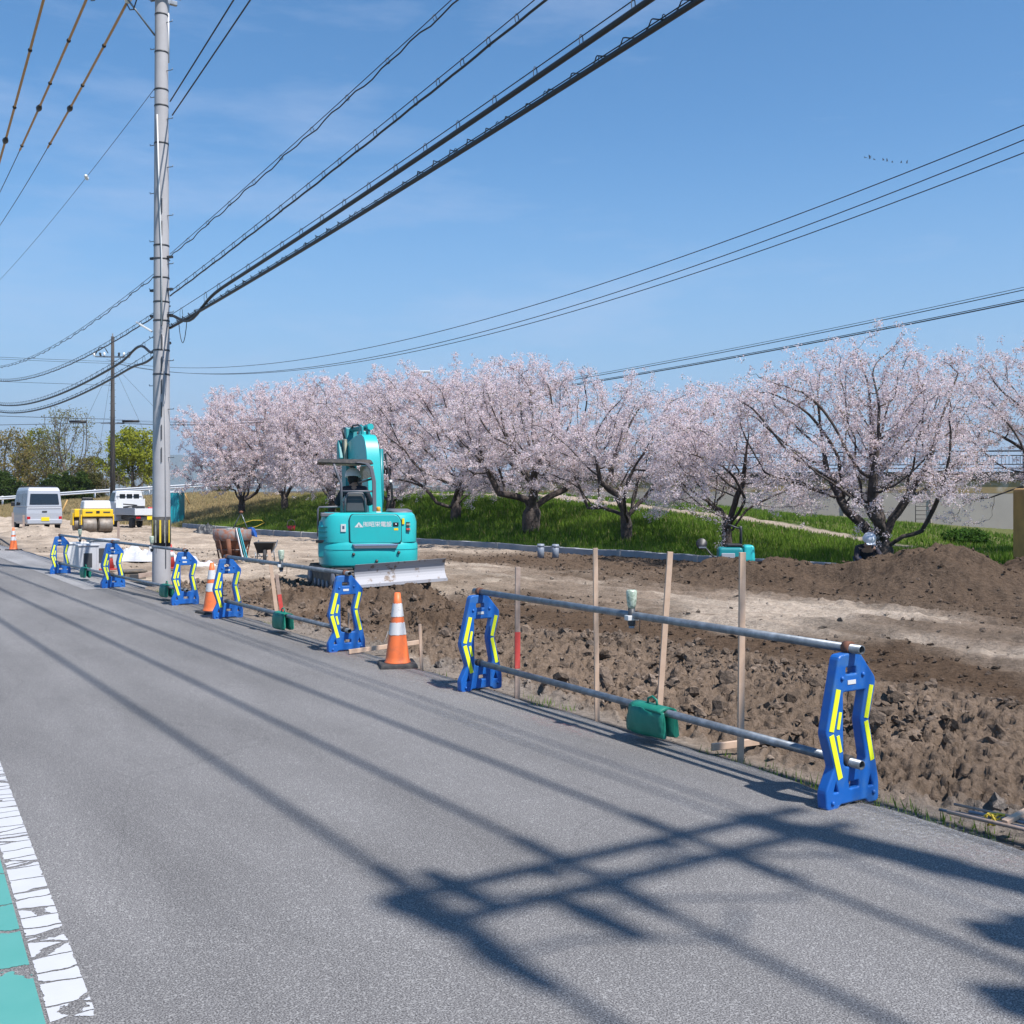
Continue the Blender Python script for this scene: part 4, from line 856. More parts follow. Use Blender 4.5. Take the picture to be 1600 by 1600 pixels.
stake(1157, 1180, 1160, 858, 'tall straight pale stake with pencil marks, nearest the camera', 'wood', .040, .020)
stake(659, 1042, 656, 972, 'short pale peg right of the nearest orange cone', 'wood', .028, .018)
stake(546, 1012, 545, 948, 'short pale peg seen through the opening of the blue stand left of the near cone', 'wood', .024, .018)
stake(441, 958, 432, 895, 'grey stake with red lower part beside the leaning pale stake', 'wood2', .05, .03, (.0, .5))
stake(433, 960, 420, 857, 'pale stake leaning left in front of the black wheelbarrow', 'wood', .05, .025)
p = A(185, 30); stake(Vector((p.x, 30, .05)), 0, 185, 815, 'brown stake in front of the road roller drums', 'wood2', .06, .04)
p = A(20, 45); stake(Vector((p.x, 45, .3)), 0, 20, 800, 'brown post in front of the side of the white van', 'wood2', .08, .06)
p = A(37, 45); stake(Vector((p.x, 45, .3)), 0, 37, 804, 'brown post in front of the rear corner of the white van', 'wood2', .08, .06)
def board(p, q, label, wd=.045, th=.02, m='wood', name='board', cat='board'):
    p = Vector(p); q = Vector(q); d = q-p; o = MB().box((0, 0, 0), (d.length, th, wd)).build(name, M[m], None, .002, 1); o.location = (p+q)/2; o.rotation_euler = d.to_track_quat('X', 'Z').to_euler(); tag(o, label, cat); return o
board(G(545, 1023)+Vector((0, 0, .03)), G(655, 1012)+Vector((0, 0, .06)), 'pale board nailed level behind the foot of the nearest orange cone')
board(G(1112, 1170)+Vector((0, 0, .01)), G(1195, 1162)+Vector((0, 0, .02)), 'pale board lying at the foot of the stake with pencil marks')
# bundle of sticks at right
bd = empty('stick_bundle', G(1540, 1292), R(-52), 'bundle of thin weathered sticks tied with yellow cord beside the soil at the right', 'sticks')
for k, (x0, y0, x1, y1, m, r_) in enumerate(((-.18, .05, .55, -.06, 'wood2', .009), (-.24, .00, .6, -.02, 'steel', .008), (-.18, -.03, .6, -.10, 'wood2', .010), (-.10, .03, .65, .03, 'pvc', .009), (-.2, .07, .5, .0, 'wood2', .007))):
    MB().tube([(x0, y0, .02+.008*k), ((x0+x1)/2, (y0+y1)/2+.01, .035+.008*k), (x1, y1, .02)], r_, 7).build('stick', M[m], bd)
MB().box((.13, .05, .075), (.17, .035, .022), RZ(R(75)) @ RY(R(-14))).build('wood_block', M['wood'], bd, .003)
rp = [(.02+.035*math.cos(a*.9)*(1 if a % 2 else .8)+.01*a*.2, .02+.045*math.sin(a), .045+.028*math.cos(a*1.3)) for a in range(0, 26)]
MB().tube(rp, .005, 6).build('cord', M['rope'], bd)

# ------------------------------------------------------------------ utility poles and wires
PA = Vector((-6.54, 19.7, 0)); PB = Vector((6.60, -.05, 0)); PC = Vector((-22.6, 45.6, 0)); UU = Vector((UX, UY, 0)).normalized(); NN = Vector((.845, .535, 0))
def util_pole(P, label, hh=13.0, arms=True, band=False, tr=False, armz=10.95, r0=.168, r1=.105):
    r = empty('utility_pole', P, 0, label, 'utility pole'); rad = lambda z: r0+(r1-r0)*z/hh
    MB().tube([(0, 0, -.5)]+[(0, 0, z) for z in np.linspace(0, hh, 14)], [r0]+[rad(z) for z in np.linspace(0, hh, 14)], 28).build('pole_shaft', M['polec'], r)
    for z in (3.9, 4.35, 4.9, 5.25, 5.7, 6.05, 6.3, 8.2, 8.9, 9.2, 9.9, 10.6): MB().lathe([(rad(z)+.001, z-.014), (rad(z)+.006, z-.014), (rad(z)+.006, z+.014), (rad(z)+.001, z+.014)], 24).build('steel_band', M['dark'], r)
    k = 0; z = 2.35
    while z < hh-1:
        a = R(-22)+math.pi*(k % 2)
        MB().tube([(math.cos(a)*rad(z)*.9, math.sin(a)*rad(z)*.9, z), (math.cos(a)*(rad(z)+.13), math.sin(a)*(rad(z)+.13), z), (math.cos(a)*(rad(z)+.135), math.sin(a)*(rad(z)+.135), z+.03)], .008, 6).build('step_bolt', M['steel'], r); k += 1; z += .45
    if band:
        MB().lathe([(rad(.9)+.001, .70), (rad(.9)+.004, .70), (rad(1.3)+.004, 1.25), (rad(1.3)+.001, 1.25)], 30).build('warning_band', M['rubber'], r)
        for k in range(12):
            a = 2*math.pi*k/12+.2; mb = MB(); rr = rad(.9)+.0055
            mb.loft([[(math.cos(a+d)*(rr+o), math.sin(a+d)*(rr+o), z) for d, o in ((-.09, 0), (-.03, .0), (.03, 0), (.09, 0), (.09, .003), (.03, .003), (-.03, .003), (-.09, .003))] for z in (.77, 1.19)])
            mb.build('stripe', M['pole_yellow'] if k % 2 else M['pole_white'], r)
        # conduit and ladder-like strap along the shaft, grey cable guard
        MB().tube([(.06, -rad(5)-.015, 4.8), (.055, -rad(6)-.015, 6.1), (.01, -rad(7)-.02, 7.3), (-.03, -rad(8)-.02, 8.7)], .014, 8).build('white_conduit', M['white'], r)
        MB().tube([(.12, -rad(1)*.75, .3), (.115, -rad(2)*.78, 2.5), (.08, -rad(4)*.9, 4.6)], .010, 8).build('ground_conduit', M['polec'], r)
        for z in np.arange(2.4, 7.2, .42): MB().box((.055, -rad(z)-.006, z), (.012, .016, .27)).build('strap_bar', M['dark'], r)
        # small tilted antenna-like lamp
        lp = MB(); lp.box((-.30, -.06, 4.78), (.34, .07, .035), RY(R(31))); lp.build('lamp_head', M['white'], r, .008); MB().tube([(-.14, -.03, 4.67), (-.06, 0, 4.67)], .03, 8).build('lamp_bracket', M['dark'], r)
        for z in (6.08, 5.48, 5.0): MB().box((.0, -.0, z), (.50, .05, .045), RZ(R(-20))).build('cable_bracket', M['dark'], r, .004)
    if arms:
        for sg in (-1, 1):
            a = -NN; c = a*.85+Vector((0, 0, armz))+UU*sg*.15; MB().box(c, (2.35, .075, .075), RZ(math.atan2(a.y, a.x))).build('crossarm', M['steel'], r, .004)
        q = -NN; MB().tube([q*.12+Vector((0, 0, armz-.75)), q*.75+Vector((0, 0, armz-.04))], .018, 6).build('brace', M['steel'], r)
        MB().tube([NN*.12+Vector((0, 0, armz-1.2)), NN*.12+Vector((0, 0, armz-.1))], .028, 8).build('arm_bracket', M['white'], r)
        for d in (.5, 1.18, 1.90):
            for sg in (-1, 1):
                c = q*d+Vector((0, 0, armz+.0)); mb = MB()
                pts = [c+UU*sg*t for t in (.15, .2, .25, .3, .35, .4, .45, .5, .55)]; mb.tube(pts, [.02, .06, .03, .065, .03, .065, .03, .06, .02], 12); mb.build('insulator', M['insul'], r)
            mb = MB(); mb.tube([c+UU*-.6, c+UU*-.3+Vector((0, 0, -.25)), c+Vector((0, 0, -.36)), c+UU*.3+Vector((0, 0, -.25)), c+UU*.6], .012, 6); mb.build('jumper_wire', M['cable'], r)
            MB().lathe([(0, 0), (.045, .0), (.03, .05), (.05, .08), (.03, .12), (.035, .2), (0, .2)], 12, tuple(q*(d+.12)+Vector((0, 0, armz+.04)))).build('pin_insulator', M['insul'], r)
    if tr:
        for k_, (d, u) in enumerate(((1.95, -.45), (1.75, .25), (1.45, -.3), (2.0, .1))):  # unseen pieces and leads, added to thicken the arm end's shadow on the road
            c = -NN*d+UU*u+Vector((0, 0, armz-.1)); MB().tube([c-UU*.16-Vector((0, 0, .22)), c, c+UU*.14+Vector((0, 0, .1))], [.05, .075, .04], 10).build('shadow_piece', M['insul'], r)
            MB().tube([c, c+NN*.25+UU*.3-Vector((0, 0, .5)), c+NN*.7+UU*.1-Vector((0, 0, .65)), c+NN*1.0-Vector((0, 0, .2))], .014, 6).build('jumper_wire', M['cable'], r)
        for d, u, z in ((.38, -.05, 8.6), (.62, .25, 8.2), (1.05, -.15, 8.3), (.9, .1, 7.8)):  # unseen transformers, broken into small drums so their road shadow falls patchy
            t_ = MB(); c = -NN*d+UU*u; t_.lathe([(0, z), (.09, z), (.12, z+.04), (.13, z+.36), (.07, z+.42), (.05, z+.55), (0, z+.56)], 20, (c.x, c.y, 0)); t_.build('shadow_transformer', M['machine_grey'], r)
        MB().box(-NN*.6+Vector((0, 0, 8.15)), (1.3, .10, .08), RZ(math.atan2(-NN.y, -NN.x))).build('transformer_arm', M['steel'], r)
    return r
util_pole(PA, 'tall round concrete utility pole with a black and yellow band, standing by the pipe fence', band=True)
util_pole(PB, 'concrete utility pole with crossarms and transformers behind the camera, casting its shadow on the road', hh=11.25, armz=11.0, tr=True)
util_pole(PC, 'concrete utility pole beyond the left edge of the photo carrying the same wires', hh=12.6, r0=.16, r1=.1)
def cable_curve(name, pts, r, m, parent=None, n=6): return MB().tube(pts, r, n, True).build(name, M[m], parent)
def zat(px, py, P, Q):                                     # parameter and height where the vertical plane P-Q is seen at a pixel
    k = (px-800)/F; d = Q-P; t = (P.x-k*P.y)/(k*d.y-d.x); y = P.y+d.y*t; return t, CAMZ+(HZ-py)/F*y
def wire(label, P, Q, z0, via, sag, r, m='cable', hang=None, rings=None, tmax=1.0, bulge=None, group='wires strung between the utility poles', n=40, t0=0, name='overhead_cable', wob=0):
    t1, z1 = via if isinstance(via[0], float) else zat(via[0], via[1], P, Q)
    zq = z0 + (z1-z0+4*sag*t1*(1-t1))/t1; f = lambda t: z0+(zq-z0)*t-4*sag*t*(1-t)
    ts = [t0+(tmax-t0)*i/n for i in range(n+1)]; pts = [Vector((P.x+(Q.x-P.x)*t, P.y+(Q.y-P.y)*t, f(t))) for t in ts]; root = empty(name, pts[0], 0, label, 'wire', group)
    loc = [p-pts[0] for p in pts]
    if hang is None: cable_curve('conductor', loc, r, m, root)
    else:
        cable_curve('messenger_wire', loc, .0055, 'steel' if False else 'cable', root)
        def dz(t):
            d = hang
            if bulge:
                for (tb, wd, am) in bulge: d += am*math.exp(-((t-tb)/wd)**2)
            return d
        N2 = 160; low = [Vector((P.x+(Q.x-P.x)*t, P.y+(Q.y-P.y)*t, f(t)-dz(t)+wob*math.sin(t*190)+wob*.7*math.sin(t*83)))-pts[0] for t in [t0+(tmax-t0)*i/N2 for i in range(N2+1)]]
        cable_curve('cable', low, r, m, root)
        if rings:
            Ln = (Q-P).length; K = int(Ln*(tmax-t0)/rings)
            for i in range(1, K):
                t = t0+(tmax-t0)*i/K; c = Vector((P.x+(Q.x-P.x)*t, P.y+(Q.y-P.y)*t, f(t)-dz(t)/2))-pts[0]; hr = dz(t)/2+r*.8; d = (Q-P).normalized()
                if hr > .16: continue
                nv = Vector((-d.y, d.x, 0)); MB().tube([c+(nv*math.cos(a)*.025+Vector((0, 0, 1))*math.sin(a)*hr)+d*.02*a/6 for a in [2*math.pi*k/10 for k in range(11)]], .0045, 4).build('hanger_ring', M['cable'], root)
    return root, f
off = NN*.2; EXT = 1.6
A1, B1, C1 = PA+NN*.16, PB+NN*.16, PC+NN*.16
wire('upper one of the twin plain cables leaving the pole near its top to the right', A1, B1, 9.03, (365, 0), .1, .014, tmax=EXT)
wire('lower one of the twin plain cables leaving the pole near its top to the right', A1+NN*.04, B1+NN*.04, 8.78, (391, 0), .1, .014, tmax=EXT)
wire('thin looped cable above the others to the right of the pole', A1, B1, 6.17, (705, 0), .12, .009, hang=.06, rings=1.1, tmax=EXT, wob=.018)
wire('ringed cable second from below right of the pole', A1, B1, 5.47, (835, 0), .15, .013, hang=.085, rings=.5, tmax=EXT, wob=.004)
wire('thick black cable with a dip beside the pole on its right', A1, B1, 5.02, (990, 0), .15, .027, hang=.09, rings=.7, tmax=EXT, bulge=[(.055, .035, .22), (.0, .02, -.10)])
w5, f5 = wire('lowest thick black cable with a loose thin wire wound on it, right of the pole', A1, B1, 4.83, (1078, 0), .15, .025, hang=.045, rings=.8, tmax=EXT)
tw = []; A0_, B0_ = A1, B1
for i in range(900):
    t = EXT*i/899; a = t*420; c = Vector((A0_.x+(B0_.x-A0_.x)*t, A0_.y+(B0_.y-A0_.y)*t, f5(t)-.03))-w5.location; tw.append(c+NN*math.cos(a)*.033+Vector((0, 0, .022+.030*math.sin(a)+.014*math.sin(t*47))))
cable_curve('lashing_wire', tw, .006, 'cable', w5, 5)
lp = [Vector((0, 0, 0))]; d_ = (B1-A1).normalized(); q = d_*.55+Vector((0, 0, f5(.024)-.02-4.83)); lp = [q+d_*(.52*k/8)+Vector((0, 0, -.42*math.sin(math.pi*k/8)**.8)) for k in range(9)]
cable_curve('slack_loop', lp, .007, 'cable', w5, 5)
# the same cables on the left of the pole
wire('thin looped cable left of the pole, highest of the sagging four', A1, C1, 6.05, (0, 572), .45, .009, hang=.06, rings=1.1, wob=.018)
wire('ringed cable left of the pole, second of the sagging four', A1, C1, 5.28, (0, 592), .50, .013, hang=.085, rings=.6, wob=.004)
wire('thick black cable left of the pole with a hump near it', A1, C1, 4.85, (0, 629), .55, .027, hang=.10, rings=.7, bulge=[(.09, .03, -.10), (.045, .02, .22), (0, .012, .25)])
wire('lowest thick black cable left of the pole', A1, C1, 4.58, (0, 641), .55, .024, hang=.07, rings=.7, bulge=[(0.06, .03, .08)])
g_, fg = wire('thin diagonal wire with a white insulator left of the pole', PA-NN*.1, PC-NN*.1, 9.25, (0, 437), .2, .006)
t = zat(135, 287, PA-NN*.1, PC-NN*.1)[0]; p = (PA-NN*.1).lerp(PC-NN*.1, t); MB().lathe([(0, -.09), (.03, -.07), (.05, -.03), (.03, 0), (.05, .03), (.03, .07), (0, .09)], 12, Vector((p.x, p.y, fg(t)))-g_.location, RX(R(60))).build('insulator', M['insul'], g_)
# high voltage lines with orange guards
for d, via, lab in ((1.90, (0, 250), 'leftmost'), (1.18, (0, 300), 'middle'), (.5, (0, 352), 'rightmost')):
    P, Q, B = PA-NN*d, PC-NN*d, PB-NN*d
    zA = 10.95; o, f = wire(lab+' of the three high wires with orange guards at the upper left', P, Q, zA, via, .35, .011, t0=.01)
    col = [Vector((P.x+(Q.x-P.x)*t, P.y+(Q.y-P.y)*t, f(t)))-o.location for t in [.018+.32*i/30 for i in range(31)]]
    cable_curve('orange_guard', col, .026, 'sleeveo', o, 8)
    for k, t in enumerate((.09, .17, .225, .325)):
        c = Vector((P.x+(Q.x-P.x)*t, P.y+(Q.y-P.y)*t, f(t)))-o.location; dd = (Q-P).normalized()
        L_ = .06 if k != 2 else .22; cable_curve('clip' if k != 2 else 'clamp', [c-dd*L_-Vector((0, 0, 0)), c, c+dd*L_], [.03, .045 if k != 2 else .07, .03], 'black', o, 8)
    o2, f2 = wire(lab+' of the three high wires running over the road towards the camera', P, B, zA, (1.0, 11.0), .25, .028, m='sleeveo', t0=.03, tmax=EXT)
# far pole and its lines
PD = Vector((A(176, 70).x, 70, .4)); PE = Vector((18.0, 16.2, 0)); PE2 = PE
r = empty('utility_pole', PD, 0, 'thin distant utility pole above the white truck', 'utility pole')
MB().tube([(0, 0, -1), (0, 0, 5), (0, 0, 11.9)], [.17, .15, .10], 16).build('pole_shaft', M['walltop'], r)
MB().tube([(0, 0, 9.5), (0, 0, 12.1)], .05, 8).build('tip', M['steel'], r)
for z, hw_ in ((10.55, 1.1), (6.15, .75)):
    MB().box((0, 0, z), (hw_*2, .09, .09), RZ(R(8))).build('crossarm', M['steel'], r)
for k, x in enumerate((-1.15, -.75, -.5, .45, .75, 1.15)):
    MB().lathe([(0, 0), (.08, 0), (.05, .08), (.09, .14), (.05, .22), (0, .24)], 10, (x, -.1, 10.6), RY(R(-25+10*k))).build('insulator', M['insul'] if k % 2 == 0 else M['black'], r)
MB().tube([(-1.15, 0, 10.7), (-.9, 0, 11.15), (-.55, 0, 11.2), (-.3, 0, 10.8)], .03, 6).build('jumper_wire', M['cable'], r)
for z in np.arange(2.5, 9.5, .45): MB().tube([(-.22, 0, z), (.22, 0, z)], .012, 5).build('step_bolt', M['dark'], r)
for x, z in ((-2.3, 6.26), (1.2, 6.28)): MB().tube([(x-.55, 0, z), (x+.55, 0, z)], .085, 8).build('cable_closure', M['black'], r)
dd = Vector((PE.x-PD.x, PE.y-PD.y, 0)); Dp = Vector((PD.x, PD.y, 0)); FE = Vector((PE.x, PE.y, 0))
GRP = 'lines running from the distant pole to the right'
def wire2(label, py0, vias, r_, o_=0, hang=None, rings=None):   # quadratic through two seen points
    P = Dp+Vector((o_, 0, 0)); Q = FE+Vector((o_, 0, 0)); z0 = CAMZ+(HZ-py0)/F*P.y; (t1, z1), (t2, z2) = [zat(*v, P, Q) for v in vias]
    a = ((z1-z0)/t1-(z2-z0)/t2)/(t1-t2); b_ = (z1-z0)/t1-a*t1; f = lambda t: z0+b_*t+a*t*t
    pts = [Vector((P.x+(Q.x-P.x)*t, P.y+(Q.y-P.y)*t, f(t))) for t in [i/60 for i in range(61)]]; root = empty('overhead_cable', pts[0], 0, label, 'wire', GRP)
    cable_curve('conductor', [p-pts[0] for p in pts], r_, 'cable', root)
    if hang: cable_curve('hung_cable', [p-pts[0]-Vector((0, 0, hang)) for p in pts], r_*1.5, 'cable', root)
wire2('topmost of the three thin lines crossing the sky to the right edge', 562, [(800, 487), (1599, 196)], .013, -.4)
wire2('middle of the three thin lines crossing the sky to the right edge', 567, [(800, 506), (1599, 219)], .013, 0)
wire2('lowest of the three thin lines crossing the sky to the right edge', 568, [(800, 513), (1599, 239)], .013, .4)
wire2('upper twin line dipping into the cherry blossom at the right', 655, [(1100, 553), (1599, 449)], .007, 0, .06)
wire2('lower dark line dipping into the cherry blossom at the right', 660, [(860, 606), (1599, 468)], .010, .3, .04)
PL = Vector((-75, 62, 0))
for k, (pa, pb, l) in enumerate(((565, 558, 'upper'), (568, 561, 'middle'), (602, 596, 'third'), (655, 650, 'fourth'), (660, 664, 'lowest'))):
    P = Dp; Q = PL; z0 = CAMZ+(HZ-pa)/F*P.y; t1, z1 = zat(0, pb, P, Q); zq = z0+(z1-z0+4*.5*t1*(1-t1))/t1
    pts = [Vector((P.x+(Q.x-P.x)*t, P.y+(Q.y-P.y)*t, z0+(zq-z0)*t-4*.5*t*(1-t))) for t in [i/20 for i in range(21)]]
    rt = empty('overhead_cable', pts[0], 0, l+' thin line running left from the distant pole', 'wire', 'lines running left from the distant pole'); cable_curve('conductor', [p-pts[0] for p in pts], .012 if k < 3 else .018, 'cable', rt, 5)
# guy wires of the distant pole
for k, (dx, dz_) in enumerate(((-2.6, 5.5), (-1.0, 6.4), (2.6, 5.6), (4.2, 4.4))):
    rt = empty('guy_wire', PD+Vector((0, 0, 10.1)), 0, ['outer left', 'inner left', 'inner right', 'outer right'][k]+' thin stay wire of the distant pole', 'wire', 'stay wires of the distant pole'); cable_curve('strand', [(0, 0, 0), (dx, 0, -dz_)], .008, 'cable', rt, 4)
# street lamp head above the trees
sl = empty('street_lamp', (A(640, 66).x, 66, 2.6), 0, 'street lamp head just showing above the cherry blossom', 'street lamp')
MB().tube([(0, 0, 0), (0, 0, 6.0), (.2, 0, 6.6), (.7, 0, 6.85)], .06, 8).build('pole', M['steel'], sl); MB().box((.95, 0, 6.9), (.7, .25, .12)).build('lamp_head', M['white'], sl, .04)
# birds
for k, (px, py) in enumerate(((1352, 246.5), (1359, 245), (1359, 248), (1366, 249.5), (1380, 250.5), (1386, 252), (1394, 253.5), (1408, 254.5), (1417, 255))):
    Y = 260; p = A(px, Y, py); mb = MB(); s_ = 1.0
    mb.loft([[(-.02*s_, -.3, 0), (.02*s_, -.3, 0), (0, -.3, .03)], [(-.10, 0, 0), (.10, 0, 0), (0, 0, .12)], [(-.03, .28, .0), (.03, .28, 0), (0, .28, .05)]])
    u = .15+.2*(k % 3)
    mb.loft([[(0, -.12, .05), (0, .12, .05), (0, .12, .07), (0, -.12, .07)], [(.45, -.10, u), (.45, .08, u), (.45, .08, u+.02), (.45, -.10, u+.02)], [(.8, -.10, u-.05), (.8, -.04, u-.05), (.8, -.04, u-.04), (.8, -.1, u-.04)]])
    mb.loft([[(0, -.12, .05), (0, .12, .05), (0, .12, .07), (0, -.12, .07)], [(-.45, -.10, u), (-.45, .08, u), (-.45, .08, u+.02), (-.45, -.10, u+.02)], [(-.8, -.10, u-.05), (-.8, -.04, u-.05), (-.8, -.04, u-.04), (-.8, -.1, u-.04)]])
    o = mb.build('bird', M['birdm']); o.location = p; o.rotation_euler = (0, 0, R(40+k*5)); o['label'] = 'tiny dark bird, number %s from the left in the flock in the right part of the sky' % ['one', 'two', 'three', 'four', 'five', 'six', 'seven', 'eight', 'nine'][k]
    tag(o, ['leftmost bird of the distant flock', 'upper bird of the close pair in the flock', 'lower bird of the close pair in the flock', 'bird just right of the close pair in the flock', 'bird in the middle of the flock, left of two others', 'bird exactly in the middle of the flock', 'third bird from the right end of the flock', 'second bird from the right end of the flock', 'rightmost bird of the distant flock'][k], 'bird', 'birds flying far off at the right')

# ------------------------------------------------------------------ people
def human(root, J, jacket, trousers, glove=True, vest=None):
    V = []; E = []; Rr = []
    def a(p, r, par=None):
        V.append(tuple(p)); Rr.append(r); i = len(V)-1
        if par is not None: E.append((par, i))
        return i
    J = {k: Vector(v) for k, v in J.items()}
    pel = a(J['pelvis'], (.13, .10)); sp = a(J['spine'], (.125, .09), pel); ch = a(J['chest'], (.15, .10), sp); nk = a(J['neck'], .055, ch)
    hd = a(J['neck'].lerp(J['head'], .55), (.072, .085), nk); a(J['head'], (.068, .08), hd)
    for s in 'LR':
        sh = a(J['sh'+s], .058, ch); el = a(J['el'+s], .042, sh); wr = a(J['wr'+s], .027, el); d = (J['wr'+s]-J['el'+s]).normalized()
        pm = a(J['wr'+s]+d*.07, (.036, .020), wr); sd_ = d.cross(Vector((0, 0, 1))); sd_ = sd_.normalized() if sd_.length > .1 else Vector((1, 0, 0))
        for k in range(4):
            f1 = a(J['wr'+s]+d*.105+sd_*(.030-.020*k), .0085, pm); a(J['wr'+s]+d*(.135-.006*abs(k-1))+sd_*(.032-.021*k)+Vector((0, 0, -.025)), .007, f1)
        a(J['wr'+s]+d*.06+sd_*.055+Vector((0, 0, -.015)), .010, pm)
        hp = a(J['hip'+s], .085, pel); kn = a(J['kn'+s], .058, hp); an = a(J['an'+s], .038, kn); a(J['toe'+s], .032, an)
    b = link('body', skin_mesh(V, E, Rr, 0, 1), M['skin'], root)
    def cloth(name, chain, m):                            # chain: list of (joint, radius) runs grown from the first
        V2 = []; E2 = []; R2 = []; ids = {}
        for run in chain:
            prev = None
            for k, r in run:
                if k not in ids: V2.append(tuple(J[k] if isinstance(k, str) else k)); R2.append(r); ids[k] = len(V2)-1
                if prev is not None: E2.append((prev, ids[k]))
                prev = ids[k]
        link(name, skin_mesh(V2, E2, R2, 0, 2), M[m], root)
    J['ncol'] = J['chest'].lerp(J['neck'], .75); J['tor'] = J['pelvis'].lerp(J['spine'], .2)
    for s in 'LR': J['cuf'+s] = J['el'+s].lerp(J['wr'+s], .92); J['hem'+s] = J['kn'+s].lerp(J['an'+s], .9)
    cloth('jacket', [[('tor', (.165, .13)), ('spine', (.165, .125)), ('chest', (.185, .13)), ('ncol', .075)], [('chest', 0), ('shL', .075), ('elL', .058), ('cufL', .042)], [('chest', 0), ('shR', .075), ('elR', .058), ('cufR', .042)]], jacket)
    cloth('trousers', [[('pelvis', (.16, .125)), ('hipL', .105), ('knL', .078), ('hemL', .055)], [('pelvis', 0), ('hipR', .105), ('knR', .078), ('hemR', .055)]], trousers)
    if vest: cloth('vest', [[('spine', (.172, .135)), ('chest', (.195, .142))]], vest)
    for s in 'LR':
        d = (J['toe'+s]-J['an'+s]); c = J['an'+s].lerp(J['toe'+s], .45)+Vector((0, 0, -.01)); MB().box(c, (.095, d.length+.14, .085), RZ(math.atan2(-d.x, d.y)), (.8, .85)).build('shoe', M['dark'], root, .02, 3)
        if glove:
            d = (J['wr'+s]-J['el'+s]).normalized(); link('glove', skin_mesh([J['wr'+s], J['wr'+s]+d*.06, J['wr'+s]+d*.13+Vector((0, 0, -.02))], [(0, 1), (1, 2)], [.034, (.046, .03), (.036, .024)], 0, 1), M['glove'], root)
    return J
def helmet(root, c, rot):
    MB().lathe([(.146, -.005), (.142, .01), (.138, .05), (.122, .10), (.09, .135), (.045, .152), (0, .155)], 24, c, rot).build('helmet', M['helmet'], root)
    MB().box(Vector(c)+rot @ Vector((0, .135, .002)), (.19, .10, .012), rot).build('helmet_brim', M['helmet'], root, .004)
def face(root, c, rot):                                   # face towards local +y of rot
    mb = MB(); 
    for sx in (-.03, .03): MB().lathe([(0, -.006), (.011, -.004), (.011, .004), (0, .006)], 10, Vector(c)+rot @ Vector((sx, .088, .0)), rot @ RX(R(90))).build('eye', M['hair'], root)
    MB().box(Vector(c)+rot @ Vector((0, .100, -.025)), (.024, .03, .045), rot, (.5, .5)).build('nose', M['skin'], root, .005)
    MB().box(Vector(c)+rot @ Vector((0, .090, -.062)), (.045, .008, .010), rot).build('mouth', M['redpaint'], root, .003)
    for sx in (-.085, .085): MB().box(Vector(c)+rot @ Vector((sx, 0, -.01)), (.016, .035, .055), rot).build('ear', M['skin'], root, .006)

# ------------------------------------------------------------------ excavator
EXY = 18.9; ex0 = A(574.5, EXY); EXR = R(11)
ex = empty('excavator', (ex0.x, ex0.y, Hf(ex0.x, ex0.y)*0-.02), EXR, 'turquoise mini excavator seen from behind with a canopy and raised boom', 'excavator')
EZ = 0.0
def plan(w_, back, front, e=.5, n=22, cx=0):
    pts = []
    for i in range(n+1):
        a = -math.pi*i/n; c, s_ = math.cos(a), math.sin(a); pts.append((cx+w_*math.copysign(abs(c)**e, c), -back*abs(s_)**e))
    return pts+[(cx-w_, front), (cx+w_, front)]
def solid(rs_): return MB().loft([[(x, y, z) for x, y in pl] for pl, z in rs_], True)
o = solid([(plan(.80, .86, .75), .42), (plan(.855, .93, .75), .47), (plan(.86, .95, .75), .60), (plan(.86, .95, .75), .80), (plan(.83, .92, .75), .865)]).build('counterweight', M['teal'], ex); o.modifiers.new('b', 'BEVEL').width = .01
def shade_auto(o, ang=35):
    me = o.data; bm = bmesh.new(); bm.from_mesh(me)
    for e in bm.edges:
        if len(e.link_faces) == 2 and e.calc_face_angle(0) > R(ang): e.smooth = False
    bm.to_mesh(me); bm.free()
shade_auto(o, 30)
hood = solid([(plan(.825, .905, .30, .38), .862), (plan(.83, .905, .30, .38), 1.20), (plan(.80, .86, .30, .38), 1.32), (plan(.76, .78, .30, .38), 1.365)]).build('engine_hood', M['teal'], ex); shade_auto(hood, 28)
# left recessed corner of the hood is lower: side tank with steps
tk = MB().loft([[(x, y, z) for x, y in ((-.875, -.62), (-.70, -.80), (-.55, -.86), (-.55, .2), (-.875, .2))] for z in (.60, 1.12)]+[[(x, y, 1.22) for x, y in ((-.84, -.56), (-.69, -.72), (-.56, -.78), (-.56, .2), (-.84, .2))]]).build('side_tank', M['teal'], ex, .02)
for z in (.86, .95, 1.04, 1.12): MB().box((-.79, -.715, z), (.20, .03, .022), RZ(R(-42))).build('vent_slot', M['teal_dark'], ex)
door = link('rear_door', plate_mesh([(-.335, .86), (-.345, 1.25), (-.315, 1.325), (.44, 1.325), (.505, 1.22), (.505, .86)], [], .05, .012, .03), M['teal'], ex); door.location = (0, -.905, 0)
sm_ = link('door_seam', plate_mesh([(-.355, .845), (-.365, 1.26), (-.33, 1.34), (.45, 1.34), (.522, 1.23), (.522, .845)], [], .034, .006, .03), M['black'], ex); sm_.location = (0, -.902, 0)
for nm_, z, h, col in (('grille', .80, .072, 'machine_grey'), ('grille_trim', .822, .022, 'chrome')):
    MB().loft([[(-.27, -.975+(.0 if nm_ == 'grille' else -.004), z-h/2), (.43, -.975+(.0 if nm_ == 'grille' else -.004), z-h/2), (.47, -.975, z+h/2), (-.31, -.975, z+h/2)], [(-.27, -.88, z-h/2), (.43, -.88, z-h/2), (.47, -.88, z+h/2), (-.31, -.88, z+h/2)]]).build(nm_, M[col], ex)
